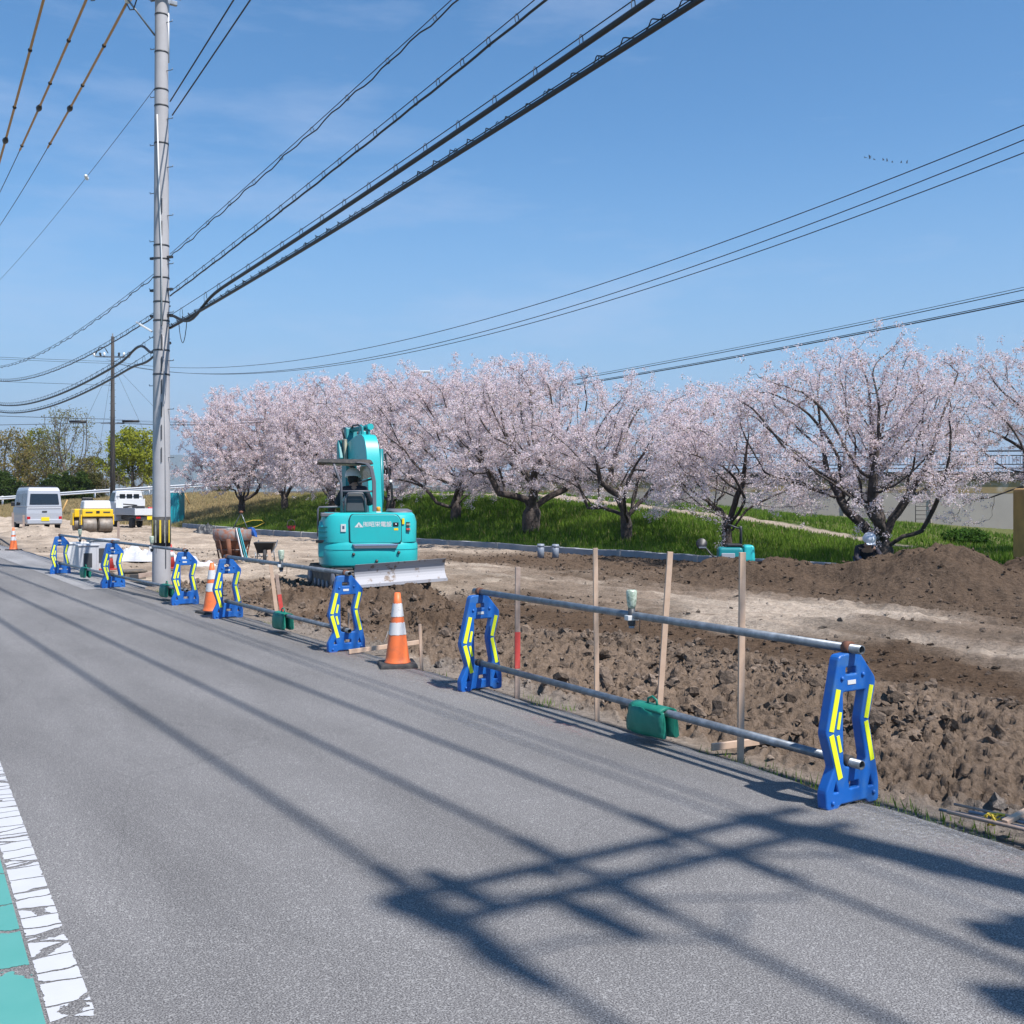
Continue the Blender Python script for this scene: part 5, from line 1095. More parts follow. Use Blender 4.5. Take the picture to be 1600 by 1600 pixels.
for x, z in ((-.29, .665), (.475, .69), (.10, .545)): MB().lathe([(0, 0), (.026, 0), (.026, .05), (0, .05)], 16, (x, -.915, z), RX(R(90))).build('bolt_hole', M['black'], ex)
for k, z in enumerate((.735, .475)):
    pl = plan(.8635, .9535, .0, .5); mb = MB(); mb.loft([[(x*1.0, y, z-.005) for x, y in pl[:-2]], [(x, y, z+.005) for x, y in pl[:-2]]], True, False, False); mb.build('body_line', M['teal_dark'], ex)
tx = link('company_name', text_mesh('\u3232\u662d\u6804\u96fb\u8a2d', .098), M['white'], door); tx.location = (.115, -.026, 1.165)
MB().prism([(-.275, 1.12), (-.125, 1.12), (-.20, 1.21)], 'y', -.0275, -.0255).build('company_mark', M['white'], door); MB().prism([(-.215, 1.128), (-.185, 1.128), (-.20, 1.175)], 'y', -.0285, -.0270).build('company_mark_inset', M['teal_dark'], door)
MB().box((.425, -.03, 1.17), (.095, .012, .065)).build('door_lock', M['black'], door, .02, 3); MB().lathe([(0, 0), (.014, 0), (.014, .006), (0, .006)], 12, (.425, -.035, 1.17), RX(R(90))).build('lock_cylinder', M['chrome'], door)
MB().box((.43, -.0265, 1.085), (.07, .003, .038)).build('yellow_label', M['plate'], door)
for nm_, x, y, z, w_, h, col in (('warning_label', .555, -.888, 1.22, .04, .10, 'plate'), ('white_label', -.46, -.896, 1.11, .085, .13, 'white'), ('grey_label', .64, -.868, 1.20, .07, .012, 'dark'), ('grey_label', .64, -.868, 1.165, .07, .028, 'pole_white'), ('grey_label', .64, -.868, 1.135, .07, .012, 'dark'), ('grey_label', .64, -.868, 1.085, .07, .030, 'redpaint'), ('grey_label', .64, -.868, 1.052, .07, .014, 'dark')):
    MB().box((x, y, z), (w_, .03, h), RZ(R(16) if x > .6 else (R(6) if x > .5 else R(-5)))).build(nm_, M[col], ex)
MB().box((-.46, -.913, 1.12), (.035, .004, .05), RZ(R(-5))).build('label_print', M['jeans'], ex)
o = solid([(plan(.22, .5, .2, .6, cx=.56), 1.34), (plan(.22, .48, .2, .6, cx=.56), 1.39), (plan(.17, .40, .2, .6, cx=.54), 1.425)]).build('engine_cover', M['machine_grey'], ex); shade_auto(o)
MB().box((-.48, -.30, 1.33), (.70, .9, .06)).build('seat_deck', M['machine_grey'], ex, .01)
MB().lathe([(0, 0), (.035, 0), (.035, .07), (.025, .085), (0, .085)], 14, (.155, -.55, 1.38)).build('beacon', M['amber'], ex)
MB().box((.155, -.55, 1.365), (.09, .09, .035)).build('beacon_base', M['white'], ex, .008)
# seat
MB().box((-.24, -.42, 1.53), (.36, .10, .34), RX(R(-6)), (.86, .9)).build('seat_back', M['dark'], ex, .04, 4); MB().tube([(-.42, -.48, 1.38), (-.41, -.50, 1.62), (-.36, -.50, 1.70), (-.12, -.50, 1.70), (-.07, -.50, 1.62), (-.06, -.48, 1.38)], .018, 8).build('seat_rail', M['machine_grey'], ex)
MB().box((-.24, -.15, 1.37), (.40, .45, .10)).build('seat_cushion', M['dark'], ex, .03, 3)
# canopy
rf = MB().loft([[(-.90, -.62, 2.225), (-.90, .75, 2.225), (.05, .75, 2.225), (.08, -.58, 2.20)], [(-.86, -.56, 2.30), (-.86, .70, 2.31), (.01, .70, 2.31), (.03, -.52, 2.29)]]).build('canopy_roof', M['rubber'], ex, .03, 3)
MB().box((-.42, .05, 2.218), (.60, .9, .02)).build('roof_lining', M['pole_white'], ex, .005)
MB().tube([(-.62, -.56, 2.24), (-.56, -.56, 2.05), (-.49, -.56, 1.88), (-.475, -.56, 1.38)], .024, 10).build('canopy_post', M['machine_grey'], ex)
mb = MB(); pts = [(-.22, 2.235), (-.05, 2.21), (.03, 2.12), (.075, 1.90), (.085, 1.38)]
mb.loft([[(x-.03, -.60, z), (x+.035, -.60, z+.01), (x+.035, -.50, z+.01), (x-.03, -.50, z)] for x, z in pts]); mb.build('canopy_post', M['machine_grey'], ex, .01)
mb = MB(); mb.loft([[(x-.04, .55, z), (x+.05, .55, z), (x+.05, .66, z), (x-.04, .66, z)] for x, z in ((-.30, 2.23), (-.16, 2.10), (-.12, 1.9), (-.11, .95))]); mb.build('canopy_post', M['dark'], ex, .01)
MB().tube([(-.475, -.56, 1.735), (.08, -.56, 1.735)], .018, 8).build('cross_bar', M['machine_grey'], ex); MB().tube([(-.13, .55, 1.90), (.075, -.52, 1.96)], .018, 8).build('cross_bar', M['dark'], ex)
MB().loft([[(-.10, .50, 1.95), (.07, -.50, 1.99), (.06, -.50, 2.18), (-.12, .5, 2.2)], [(-.09, .50, 1.95), (.08, -.50, 1.99), (.07, -.50, 2.18), (-.11, .5, 2.2)]]).build('side_window', M['lens'], ex)
MB().tube([(-.47, -.50, 1.47), (-.86, -.45, 1.46), (-.88, -.44, 1.42), (-.88, -.44, .95)], .016, 8).build('hand_rail', M['machine_grey'], ex)
MB().lathe([(0, -.012), (.07, -.01), (.085, 0), (.07, .01), (0, .012)], 18, (-.72, -.52, 1.25), RX(R(75))).build('mirror', M['chrome'], ex)
MB().box((-.80, -.25, .92), (.12, .5, .05)).build('step', M['dark'], ex, .01); MB().tube([(-.83, -.62, .88), (-.84, -.60, 1.05)], .012, 6).build('lever', M['dark'], ex)
MB().box((-.80, -.60, .875), (.16, .22, .05), RZ(R(-30))).build('step', M['black'], ex, .01)
# boom, built in its own plane (y forward, z up), then swung to the left
bm_ = empty('boom', (.20, .78, 0)); bm_.parent = ex; bm_.rotation_euler = (0, 0, R(14))
bpf = [(-.02, .62), (.26, .62), (.38, 1.3), (.46, 1.95), (.60, 2.26), (.86, 2.36), (1.62, 2.38), (1.66, 2.66), (.80, 2.84), (.48, 2.80), (.24, 2.62), (.13, 2.30), (.04, 1.5)]
def smooth_poly(P_, k=3):
    out = []
    for i in range(len(P_)):
        a, b_, c = Vector(P_[i-1]), Vector(P_[i]), Vector(P_[(i+1) % len(P_)])
        if i in k: p0 = b_+(a-b_)*.5; p1 = b_+(c-b_)*.5; out += [tuple(p0*(1-t)**2+b_*2*t*(1-t)+p1*t*t) for t in (0, .2, .4, .6, .8, 1)]
        else: out.append(tuple(b_))
    return out
bpf = smooth_poly([(-.02, .62), (.26, .62), (.38, 1.3), (.50, 2.30), (.86, 2.36), (1.62, 2.38), (1.66, 2.66), (.72, 2.88), (.20, 2.76), (.04, 1.5)], (3, 7, 8))
bpl = MB().prism(bpf, 'x', -.13, .13).build('boom_box', M['teal'], bm_, .012)
for f in bpl.data.polygons: f.use_smooth = True
shade_auto(bpl, 40)
apf = [(1.50, 2.46), (1.62, 3.02), (1.76, 3.04), (1.96, 2.60), (1.92, 1.6), (1.86, .95), (1.74, .95), (1.68, 1.6), (1.60, 2.35)]
MB().prism(apf, 'x', -.11, .11).build('arm', M['teal_dark'], bm_, .01); MB().prism([(1.40, 2.30), (1.42, 2.78), (1.72, 2.80), (1.76, 2.34)], 'x', -.20, -.145).build('side_plate', M['pole_white'], bm_, .01)
MB().prism([(1.45, 2.40), (1.6, 2.78), (1.7, 2.7), (1.66, 2.32)], 'x', -.29, -.205).build('pin_boss', M['teal_dark'], bm_, .02)
MB().tube([(0.09, .70, 2.99), (.0, 1.62, 2.98)], .048, 12).build('arm_cylinder', M['teal_dark'], bm_); MB().tube([(.09, .62, 2.99), (.09, .72, 2.99)], .062, 14).build('cylinder_head', M['teal'], bm_)
for x in (-.06, .07): MB().prism([(.62, 2.78), (.66, 2.99), (.80, 3.04), (.95, 2.80)], 'x', x-.02, x+.02).build('cylinder_lug', M['teal_dark'], bm_, .006)
MB().box((-.04, .72, 2.86), (.11, .10, .09)).build('hose_block', M['teal'], bm_, .01)
MB().tube([(-.19, 1.45, 2.80), (-.22, 1.5, 2.98), (-.15, 1.6, 3.02)], .022, 8).build('hose', M['black'], bm_); MB().tube([(-.05, .74, 2.90), (-.05, .95, 3.04), (-.03, 1.4, 3.06), (-.02, 1.6, 2.95)], .018, 8).build('hose', M['black'], bm_)
MB().tube([(.21, .46, 1.0), (.205, .30, 1.7), (.20, .33, 2.55)], .045, 12).build('boom_cylinder', M['teal_dark'], bm_); MB().tube([(.21, .50, .8), (.21, .46, 1.05)], .028, 10).build('cylinder_rod', M['chrome'], bm_)
for k in range(3): MB().tube([(.20, .05+.03*k, 2.45), (.235+.01*k, -.02+.02*k, 2.1), (.27+.012*k, -.06, 1.85), (.29+.01*k, -.05, 1.60), (.24, .0, 1.40), (.19, .1, 1.3)], .013, 7).build('hose', M['black'], bm_)
MB().lathe([(0, 0), (.03, 0), (.03, .03), (0, .03)], 12, (.25, -.09, 1.93), RX(R(90))).build('work_light', M['white'], bm_)
# bucket on the far side, resting low
bp = [(1.66, 1.0), (1.95, 1.0), (2.12, .75), (2.05, .42), (1.75, .22), (1.45, .28), (1.52, .40), (1.80, .50), (1.84, .74), (1.62, .86)]
MB().prism(bp, 'x', -.32, .32).build('bucket', M['track'], bm_, .01)
MB().box((.16, .80, .72), (.34, .35, .5)).build('swing_post', M['teal_dark'], ex, .02)
MB().box((0, .1, .62), (1.3, 1.2, .42)).build('deck', M['machine_grey'], ex, .03); MB().lathe([(.48, .36), (.48, .45)], 24).build('slew_ring', M['black'], ex)
# undercarriage, turned so that the blade points to the right of the camera
uc = empty('undercarriage', (0, -.05, 0)); uc.parent = ex; uc.rotation_euler = (0, 0, R(14))
for sx in (-1, 1):
    prof = []
    for a in range(90, 271, 15): prof.append((-.78+.21*math.cos(R(a)), .21+.21*math.sin(R(a))))
    for a in range(-90, 91, 15): prof.append((.78+.21*math.cos(R(a)), .21+.21*math.sin(R(a))))
    tr_ = MB().prism(prof, 'x', sx*.68-.16, sx*.68+.16).build('track', M['track'], uc, .01)
    mb = MB()
    for i in range(26):
        y = -.80+1.6*i/25
        for z in (.004, .418): mb.box((sx*.68, y, z), (.30, .035, .03))
    for a in range(0, 181, 20):
        for c, sg in ((.78, 1), (-.78, -1)): mb.box((sx*.68, c+sg*.215*math.sin(R(a)), .21+.215*math.cos(R(a))), (.30, .035, .03), RX(-sg*R(a)))
    tag(mb.build('track_lugs', M['rubber'], uc), kind='stuff')
    for y, r_ in ((-.78, .15), (.78, .15), (-.4, .08), (-.13, .08), (.13, .08), (.4, .08)): MB().lathe([(0, -.01), (r_, -.01), (r_, .01), (0, .01)], 18, (sx*.85, y, .21 if r_ > .1 else .12), RY(R(90))).build('roller_wheel', M['machine_grey'], uc)
MB().box((0, 0, .28), (1.05, .9, .2)).build('track_frame', M['track'], uc, .03)
for sx in (-.32, .32): MB().loft([[(sx-.05, -.4, .22), (sx+.05, -.4, .22), (sx+.05, -.4, .34), (sx-.05, -.4, .34)], [(sx-.05, -1.12, .25), (sx+.05, -1.12, .25), (sx+.05, -1.12, .36), (sx-.05, -1.12, .36)]]).build('blade_arm', M['track'], uc, .01)
bl = []
for i in range(9):
    z = .14+.34*i/8; yy = -1.24-.05+.10*math.sin(math.pi*i/8)*.9; bl.append((yy, z))
prof = bl+[(y+.035, z) for y, z in reversed(bl)]
o = MB().prism(prof, 'x', -.80, .80).build('dozer_blade', M['blade'], uc); o.location = (.22, .02, .07); o.rotation_euler = (0, R(-2.5), 0)
MB().box((.22, -1.285, .19), (1.6, .02, .05), RY(R(-2.5))).build('cutting_edge', M['blade'], uc)
# operator on the seat
Mx = Matrix.Translation(ex.location) @ Matrix.Rotation(EXR, 4, 'Z')
op = empty('person', Mx @ Vector((-.24, -.12, 1.40)), EXR, 'person in grey vest and white helmet sitting on the excavator seat, seen from behind', 'person')
J = human(op, dict(pelvis=(0, -.02, .03), spine=(0, 0, .17), chest=(0, .04, .33), neck=(-.01, .08, .46), head=(-.02, .12, .64), shL=(-.19, .03, .36), elL=(-.31, .14, .12), wrL=(-.20, .38, .14), shR=(.19, .03, .36), elR=(.30, .14, .12), wrR=(.20, .38, .14),
    hipL=(-.10, .03, .02), knL=(-.16, .42, .03), anL=(-.15, .50, -.36), toeL=(-.15, .62, -.40), hipR=(.10, .03, .02), knR=(.16, .42, .03), anR=(.15, .50, -.36), toeR=(.15, .62, -.40)), 'cloth1', 'cloth1', True, 'cloth2')
helmet(op, (-.02, .115, .60), RX(R(-8))); face(op, (-.02, .12, .55), RX(R(-8)))
MB().lathe([(.064, -.045), (.078, 0), (.092, .03), (.098, .08), (.09, .11)], 18, (-.02, .095, .50)).build('hair', M['hair'], op)
for sx in (-.30, .30):
    c = Vector((-.24+sx*.75, .28, 1.30)); MB().tube([c, c+Vector((0, .02, .22))], .015, 8).build('control_lever', M['black'], ex)
# worker crouching by the big cherry trunk
wy = 23.0; wx = A(1350, wy).x; wz = CAMZ+(HZ-838)/F*wy-.80
wk = empty('person', (wx, wy, wz), R(0), 'person in black top and white helmet crouching at the foot of the big cherry', 'person')
J = human(wk, dict(pelvis=(0, .05, .26), spine=(.0, -.04, .40), chest=(.0, -.16, .54), neck=(0, -.25, .64), head=(.0, -.36, .78), shL=(-.19, -.15, .55), elL=(-.27, -.32, .34), wrL=(-.15, -.48, .22), shR=(.19, -.15, .55), elR=(.28, -.30, .36), wrR=(.24, -.50, .24),
    hipL=(-.10, .03, .24), knL=(-.24, -.32, .36), anL=(-.20, -.06, .07), toeL=(-.23, -.22, .03), hipR=(.10, .03, .24), knR=(.22, -.34, .36), anR=(.18, -.08, .07), toeR=(.22, -.24, .03)), 'cloth1', 'jeans')
helmet(wk, (0, -.33, .745), RZ(math.pi) @ RX(R(-38))); face(wk, (0, -.36, .70), RZ(math.pi) @ RX(R(-38)))

# ------------------------------------------------------------------ vehicles
def wheel(par, x, y, r_=.27, w_=.16):
    t = MB().lathe([(r_*.62, -w_/2), (r_*.92, -w_/2), (r_, -w_*.3), (r_, w_*.3), (r_*.92, w_/2), (r_*.62, w_/2)], 24, (x, y, r_), RY(R(90))).build('wheel', M['rubber'], par)
    MB().lathe([(0, -w_*.42), (r_*.63, -w_*.40), (r_*.63, w_*.40), (0, w_*.42)], 20, (x, y, r_), RY(R(90))).build('rim', M['chrome'], t)
def place(px, Y, rz, name, label, cat, group=None):
    p = A(px, Y); return empty(name, (p.x, Y, Hf(p.x, Y)), rz, label, cat, group)
van = place(58, 47.6, ROADROT+R(2), 'van', 'small silver white van with a dark rear window and roof rack, parked facing away', 'van')
van.location.z += -.02
hw = .72
def car_shell(par, prof, m):                              # prof: (y, z, halfwidth) rings lower->upper
    pass
sh = MB().loft([[(-x, y0, z), (x, y0, z), (x, y1, z), (-x, y1, z)] for x, y0, y1, z in ((.70, -1.62, 1.62, .22), (.735, -1.68, 1.68, .34), (.735, -1.69, 1.66, .72), (.725, -1.67, 1.60, .98))]).build('body', M['silver'], van, .035, 3)
MB().loft([[(-x, y0, z), (x, y0, z), (x, y1, z), (-x, y1, z)] for x, y0, y1, z in ((.724, -1.668, 1.58, .975), (.66, -1.58, 1.12, 1.72), (.60, -1.48, 1.00, 1.86))]).build('cabin', M['silver'], van, .05, 4)
MB().loft([[(-.60, -1.690, 1.12), (.60, -1.690, 1.12), (.56, -1.600, 1.58), (-.56, -1.600, 1.58)], [(-.60, -1.64, 1.12), (.60, -1.64, 1.12), (.56, -1.55, 1.58), (-.56, -1.55, 1.58)]]).build('rear_window', M['glass'], van, .012)
for sx in (-1, 1):
    for y0, y1 in ((-1.45, -.55), (-.50, .42), (.48, 1.15)):
        MB().loft([[(sx*.722, y0, 1.07), (sx*.722, y1, 1.07), (sx*.676, y1-(.12 if y1 > 1 else 0), 1.58), (sx*.676, y0+(.06 if y0 < -1 else 0), 1.58)], [(sx*.68, y0, 1.07), (sx*.68, y1, 1.07), (sx*.64, y1-(.12 if y1 > 1 else 0), 1.58), (sx*.64, y0+(.06 if y0 < -1 else 0), 1.58)]]).build('side_window', M['glass'], van)
    MB().box((sx*.645, -1.685, .52), (.13, .05, .13)).build('tail_light', M['taillight'], van, .01); MB().box((sx*.83, 1.05, 1.12), (.16, .08, .20)).build('mirror', M['black'], van, .02)
    for y in (-1.12, 1.22): wheel(van, sx*.64, y)
    MB().box((sx*.50, -.3, 1.90), (.05, 2.2, .035)).build('roof_rail', M['black'], van)
MB().box((0, -1.70, .36), (1.42, .10, .20)).build('bumper', M['silver'], van, .03, 3); MB().box((.02, -1.757, .47), (.33, .02, .165)).build('number_plate', M['plate'], van, .003)
MB().box((0, -1.705, .80), (.20, .02, .06)).build('door_handle', M['dark'], van, .006); MB().box((0, -1.69, .93), (1.36, .008, .012)).build('tailgate_line', M['dark'], van)
for y in (-1.0, -.2, .6): MB().box((0, y, 1.915), (1.15, .04, .03)).build('rack_bar', M['black'], van)
tk_ = place(213, 49.0, R(41), 'small_truck', 'small white open bed truck with tools in the bed, behind the utility pole', 'truck')
MB().box((0, 1.28, .80), (1.40, .95, .95), None, (.98, .95)).build('cab', M['carwhite'], tk_, .06, 3); MB().loft([[(-.68, .82, 1.25), (.68, .82, 1.25), (.68, 1.70, 1.25), (-.68, 1.70, 1.25)], [(-.60, .86, 1.74), (.60, .86, 1.74), (.60, 1.35, 1.74), (-.60, 1.35, 1.74)]]).build('cab_roof', M['carwhite'], tk_, .05, 3)
for x in (-.33, 0, .33): MB().box((x, .835, 1.46), (.27, .04, .27)).build('rear_window', M['glass'], tk_, .02)
for sx in (-1, 1): MB().loft([[(sx*.685, .95, 1.25), (sx*.685, 1.60, 1.25), (sx*.635, 1.38, 1.65), (sx*.635, .98, 1.65)], [(sx*.64, .95, 1.25), (sx*.64, 1.60, 1.25), (sx*.59, 1.38, 1.65), (sx*.59, .98, 1.65)]]).build('side_window', M['glass'], tk_)
MB().box((0, -.45, .66), (1.40, 2.30, .05)).build('bed_floor', M['carwhite'], tk_)
for sx in (-1, 1): MB().box((sx*.685, -.45, .80), (.035, 2.30, .30)).build('bed_side', M['silver'], tk_, .005)
MB().box((0, -1.60, .78), (1.40, .04, .30)).build('tailgate', M['carwhite'], tk_, .008); MB().box((0, .70, 1.02), (1.38, .03, .70)).build('guard_frame', M['carwhite'], tk_, .01)
MB().tube([(-.6, .68, 1.37), (-.6, .68, 1.70), (.6, .68, 1.70), (.6, .68, 1.37)], .02, 8).build('guard_bar', M['carwhite'], tk_)
MB().box((0, -.3, .50), (.8, 2.5, .14)).build('chassis', M['dark'], tk_)
for sx in (-1, 1):
    for y in (-1.05, 1.15): wheel(tk_, sx*.60, y, .25, .15)
    MB().box((sx*.55, -1.63, .52), (.2, .03, .08)).build('tail_light', M['taillight'], tk_)
MB().box((0, -1.635, .50), (.30, .02, .15)).build('number_plate', M['plate'], tk_)
Tm = Matrix.Translation(tk_.location) @ Matrix.Rotation(R(41), 4, 'Z')
g = empty('generator', Tm @ Vector((.40, -.9, .69)), R(20), 'red portable engine in the bed of the small truck', 'engine'); MB().box((0, 0, .16), (.42, .34, .26)).build('casing', M['bucketred'], g, .04); MB().tube([(-.2, 0, .05), (-.2, 0, .36), (.2, 0, .36), (.2, 0, .05)], .015, 6).build('frame', M['dark'], g)
g = empty('hose_roll', Tm @ Vector((-.42, -.3, .70)), 0, 'dark coiled hose in the bed of the small truck', 'hose'); MB().tube([(math.cos(a*.5)*(.2+.004*a), math.sin(a*.5)*(.2+.004*a), .05+.012*a) for a in range(32)], .03, 8).build('coil', M['black'], g)
g = empty('tool_crate', Tm @ Vector((.2, .25, .69)), R(10), 'dark crate in the bed of the small truck beside the pole', 'crate'); MB().box((0, 0, .16), (.5, .35, .30), None, (1.05, 1.05)).build('tub', M['dark'], g, .02); MB().box((0, 0, .33), (.56, .41, .03)).build('lid', M['black'], g, .01)
rl = place(145, 42.3, ROADROT+R(1), 'road_roller', 'yellow road roller with a split steel drum and a white hood', 'road roller')
for y in (-.75, .95):
    for x in (-.30, .30): MB().lathe([(0, -.255), (.27, -.255), (.285, -.24), (.285, .24), (.27, .255), (0, .255)], 28, (x, y, .285), RY(R(90))).build('drum', M['drum'], rl)
MB().box((0, -.62, .76), (1.16, .62, .30)).build('front_body', M['rolleryel'], rl, .04, 3); MB().box((0, -.52, 1.08), (1.06, .72, .34), None, (.92, .88)).build('hood', M['white'], rl, .06, 4)
for x in (-.33, .33): MB().box((x, -.936, .79), (.26, .012, .05)).build('vent', M['dark'], rl)
MB().box((0, -.94, .80), (.13, .012, .09)).build('emblem_panel', M['black'], rl); MB().box((0, -.80, .58), (1.12, .10, .05)).build('scraper_bar', M['track'], rl)
MB().box((0, .95, .74), (1.16, .70, .34)).build('rear_body', M['rolleryel'], rl, .04, 3); MB().box((0, .18, .58), (.7, 1.2, .22)).build('frame', M['rolleryel'], rl, .02)
for sx in (-1, 1): MB().box((sx*.60, .95, .50), (.05, .5, .5)).build('side_plate', M['rolleryel'], rl, .01); MB().box((sx*.60, -.72, .50), (.05, .30, .4)).build('side_plate', M['rolleryel'], rl, .01)
MB().box((-.1, .35, 1.0), (.45, .4, .12)).build('seat', M['black'], rl, .03); MB().box((-.1, .55, 1.2), (.42, .09, .35)).build('seat_back', M['black'], rl, .03)
MB().tube([(-.1, -.12, .9), (-.1, -.02, 1.22)], .025, 8).build('steering_column', M['black'], rl); MB().tube([(-.1+.17*math.cos(a), .0+.17*math.sin(a)*.8, 1.25+.06*math.sin(a)) for a in [2*math.pi*k/16 for k in range(17)]], .014, 6).build('steering_wheel', M['black'], rl)
to = empty('portable_toilet', (A(272, 62).x, 62, .0), R(-4), 'teal portable toilet booth with a white roof at the foot of the dry bank', 'portable toilet')
MB().box((0, 0, .98), (.92, .95, 1.86)).build('cabin', M['toilet'], to, .02)
for x in (-.38, -.19, 0, .19, .38): MB().box((x, -.482, .98), (.05, .03, 1.7)).build('rib', M['toilet'], to, .006)
MB().box((0, 0, 1.96), (.98, 1.0, .12), None, (.9, .9)).build('roof', M['toiletroof'], to, .03); MB().box((0, 0, .04), (.98, 1.0, .08)).build('skid', M['dark'], to)
for k, (px, a) in enumerate(((292, -14), (98, 20))):
    pass
yp = empty('brace_pole', (A(96, 60).x, 60, .5), 0, 'yellow brown pole leaning on the dry bank between the van and the roller', 'pole'); MB().tube([(-.25, 0, -.3), (.3, .1, 1.0)], .04, 8).build('shaft', M['oldyellow'], yp)
yp = empty('brace_pole', (A(288, 66).x, 66, 1.0), 0, 'thin yellow pole leaning on the dry bank above the teal booth', 'pole'); MB().tube([(-.15, 0, 1.2), (.3, .1, .2)], .04, 8).build('shaft', M['oldyellow'], yp)

# ------------------------------------------------------------------ site things
hp = empty('concrete_bucket', (A(363, 27).x, 27, Hf(A(363, 27).x, 27)), R(10), 'rusty round concrete bucket full of scrap standing on the gravel', 'concrete bucket')
MB().loft([[(r_*math.cos(2*math.pi*k/28), r_*math.sin(2*math.pi*k/28), z) for k in range(28)] for r_, z in ((.22, .10), (.30, .25), (.45, .58))], True, False).build('cone_shell', M['rust'], hp)
MB().loft([[(r_*math.cos(2*math.pi*k/28), r_*math.sin(2*math.pi*k/28), z) for k in range(28)] for r_, z in ((.455, .575), (.485, .64), (.485, .86), (.465, .86), (.46, .62))], True, False).build('rim_band', M['rustpaint'], hp)
MB().lathe([(0, .70), (.46, .71)], 24).build('fill', M['soil'] if False else M['track'], hp)
for k in range(5): 
    a = 2*math.pi*k/5+.3; MB().tube([(.46*math.cos(a), .46*math.sin(a), .60), (.34*math.cos(a), .34*math.sin(a), .02)], .022, 6).build('leg', M['rust'], hp)
MB().tube([(-.06, -.46, .62), (-.01, -.42, .04)], .055, 12).build('chute_pipe', M['rust'], hp); MB().tube([(.37*math.cos(a), .37*math.sin(a), .34) for a in [2*math.pi*k/24 for k in range(25)]], .015, 6).build('ring_bar', M['rustpaint'], hp)
MB().tube([(.30*math.cos(a), .30*math.sin(a), .04) for a in [2*math.pi*k/24 for k in range(25)]], .03, 6).build('base_ring', M['track'], hp)
MB().tube([(-.0, .1, .84), (.22, 0, 1.28), (.40, -.05, .80)], .018, 6).build('bail', M['steel'], hp); MB().lathe([(.0, -.04), (.05, -.02), (.05, .02), (0, .04)], 10, (.22, 0, 1.29)).build('bail_eye', M['rust'], hp)
rr = random.Random(4)
for k in range(9):
    c = Vector((rr.uniform(-.32, .3), rr.uniform(-.3, .25), .80+rr.uniform(-.02, .08))); MB().box((0, 0, 0), (rr.uniform(.1, .26), rr.uniform(.05, .16), rr.uniform(.03, .1)), RZ(rr.uniform(0, 3)) @ RX(rr.uniform(-.6, .6))).build('scrap_piece', M[['rust', 'pole_white', 'rustpaint', 'concrete'][k % 4]], hp, .01).location = c
wl = empty('wire_loop', hp.location+Vector((.5, .1, .86)), 0, 'thin yellow wire loop sticking out of the rusty bucket to the right', 'wire'); MB().tube([(-.4, 0, .1), (0, 0, .22), (.22, 0, .22), (.3, 0, .16), (.1, 0, .06), (-.2, 0, .0)], .008, 5).build('strand', M['rope'], wl)
bs = empty('blue_sheet', hp.location+Vector((.46, .12, .78)), 0, 'crumpled blue sheet hanging over the right rim of the rusty bucket', 'sheet'); MB().loft([[(-.1, -.05, .10), (.02, -.1, .13), (.06, .05, .11), (-.06, .1, .12)], [(-.08, -.08, .0), (.08, -.12, .02), (.12, .08, -.02), (-.04, .1, .02)], [(0.02, -.06, -.10), (.12, -.10, -.12), (.15, .02, -.14), (.05, .06, -.09)]]).build('cloth', M['bluesheet'], bs, .01)
pb_ = Vector((A(382, 26.2).x, 26.2, 0)); pt = A(370, 26.55, 826)
for k, (dx, m, l) in enumerate(((-.03, 'white', 'white slat leaning on the rusty bucket'), (.035, 'teal_dark', 'dark teal slat leaning on the rusty bucket between two others'), (.085, 'toilet', 'pale teal slat leaning on the rusty bucket, rightmost of three'))):
    board(pb_+Vector((dx, 0, .02)), pt+Vector((dx*.7, 0, 0)), l, .05, .02, m, 'leaning_slat', 'slat')
wb = empty('wheelbarrow', (A(414, 26.6).x, 26.6, Hf(A(414, 26.6).x, 26.6)), R(8), 'black wheelbarrow standing right of the rusty bucket', 'wheelbarrow')
MB().loft([[(-x, y0, z), (x, y0, z), (x, y1, z), (-x, y1, z)] for x, y0, y1, z in ((.17, -.20, .25, .24), (.25, -.32, .40, .50), (.28, -.35, .43, .505), (.245, -.31, .39, .50), (.16, -.18, .22, .26))]).build('tray', M['black'], wb, .012)
t_ = MB().lathe([(.05, -.04), (.15, -.035), (.17, -.02), (.17, .02), (.15, .035), (.05, .04)], 20, (.03, -.38, .17), RY(R(90))).build('wheel', M['rubber'], wb)
for sx in (-.2, .2): MB().tube([(sx, .20, .30), (sx*1.1, .24, .0)], .014, 6).build('leg', M['steel'], wb); MB().tube([(sx*.25, -.40, .17), (sx*.9, -.1, .25), (sx*1.2, .5, .40), (sx*1.2, .9, .52)], .014, 6).build('handle', M['steel'], wb)
MB().tube([(-.22, -.3, .0), (-.2, -.28, .26)], .014, 6).build('leg', M['steel'], wb); MB().tube([(-.22, -.3, .17), (.22, -.3, .17)], .012, 6).build('axle_bar', M['steel'], wb)
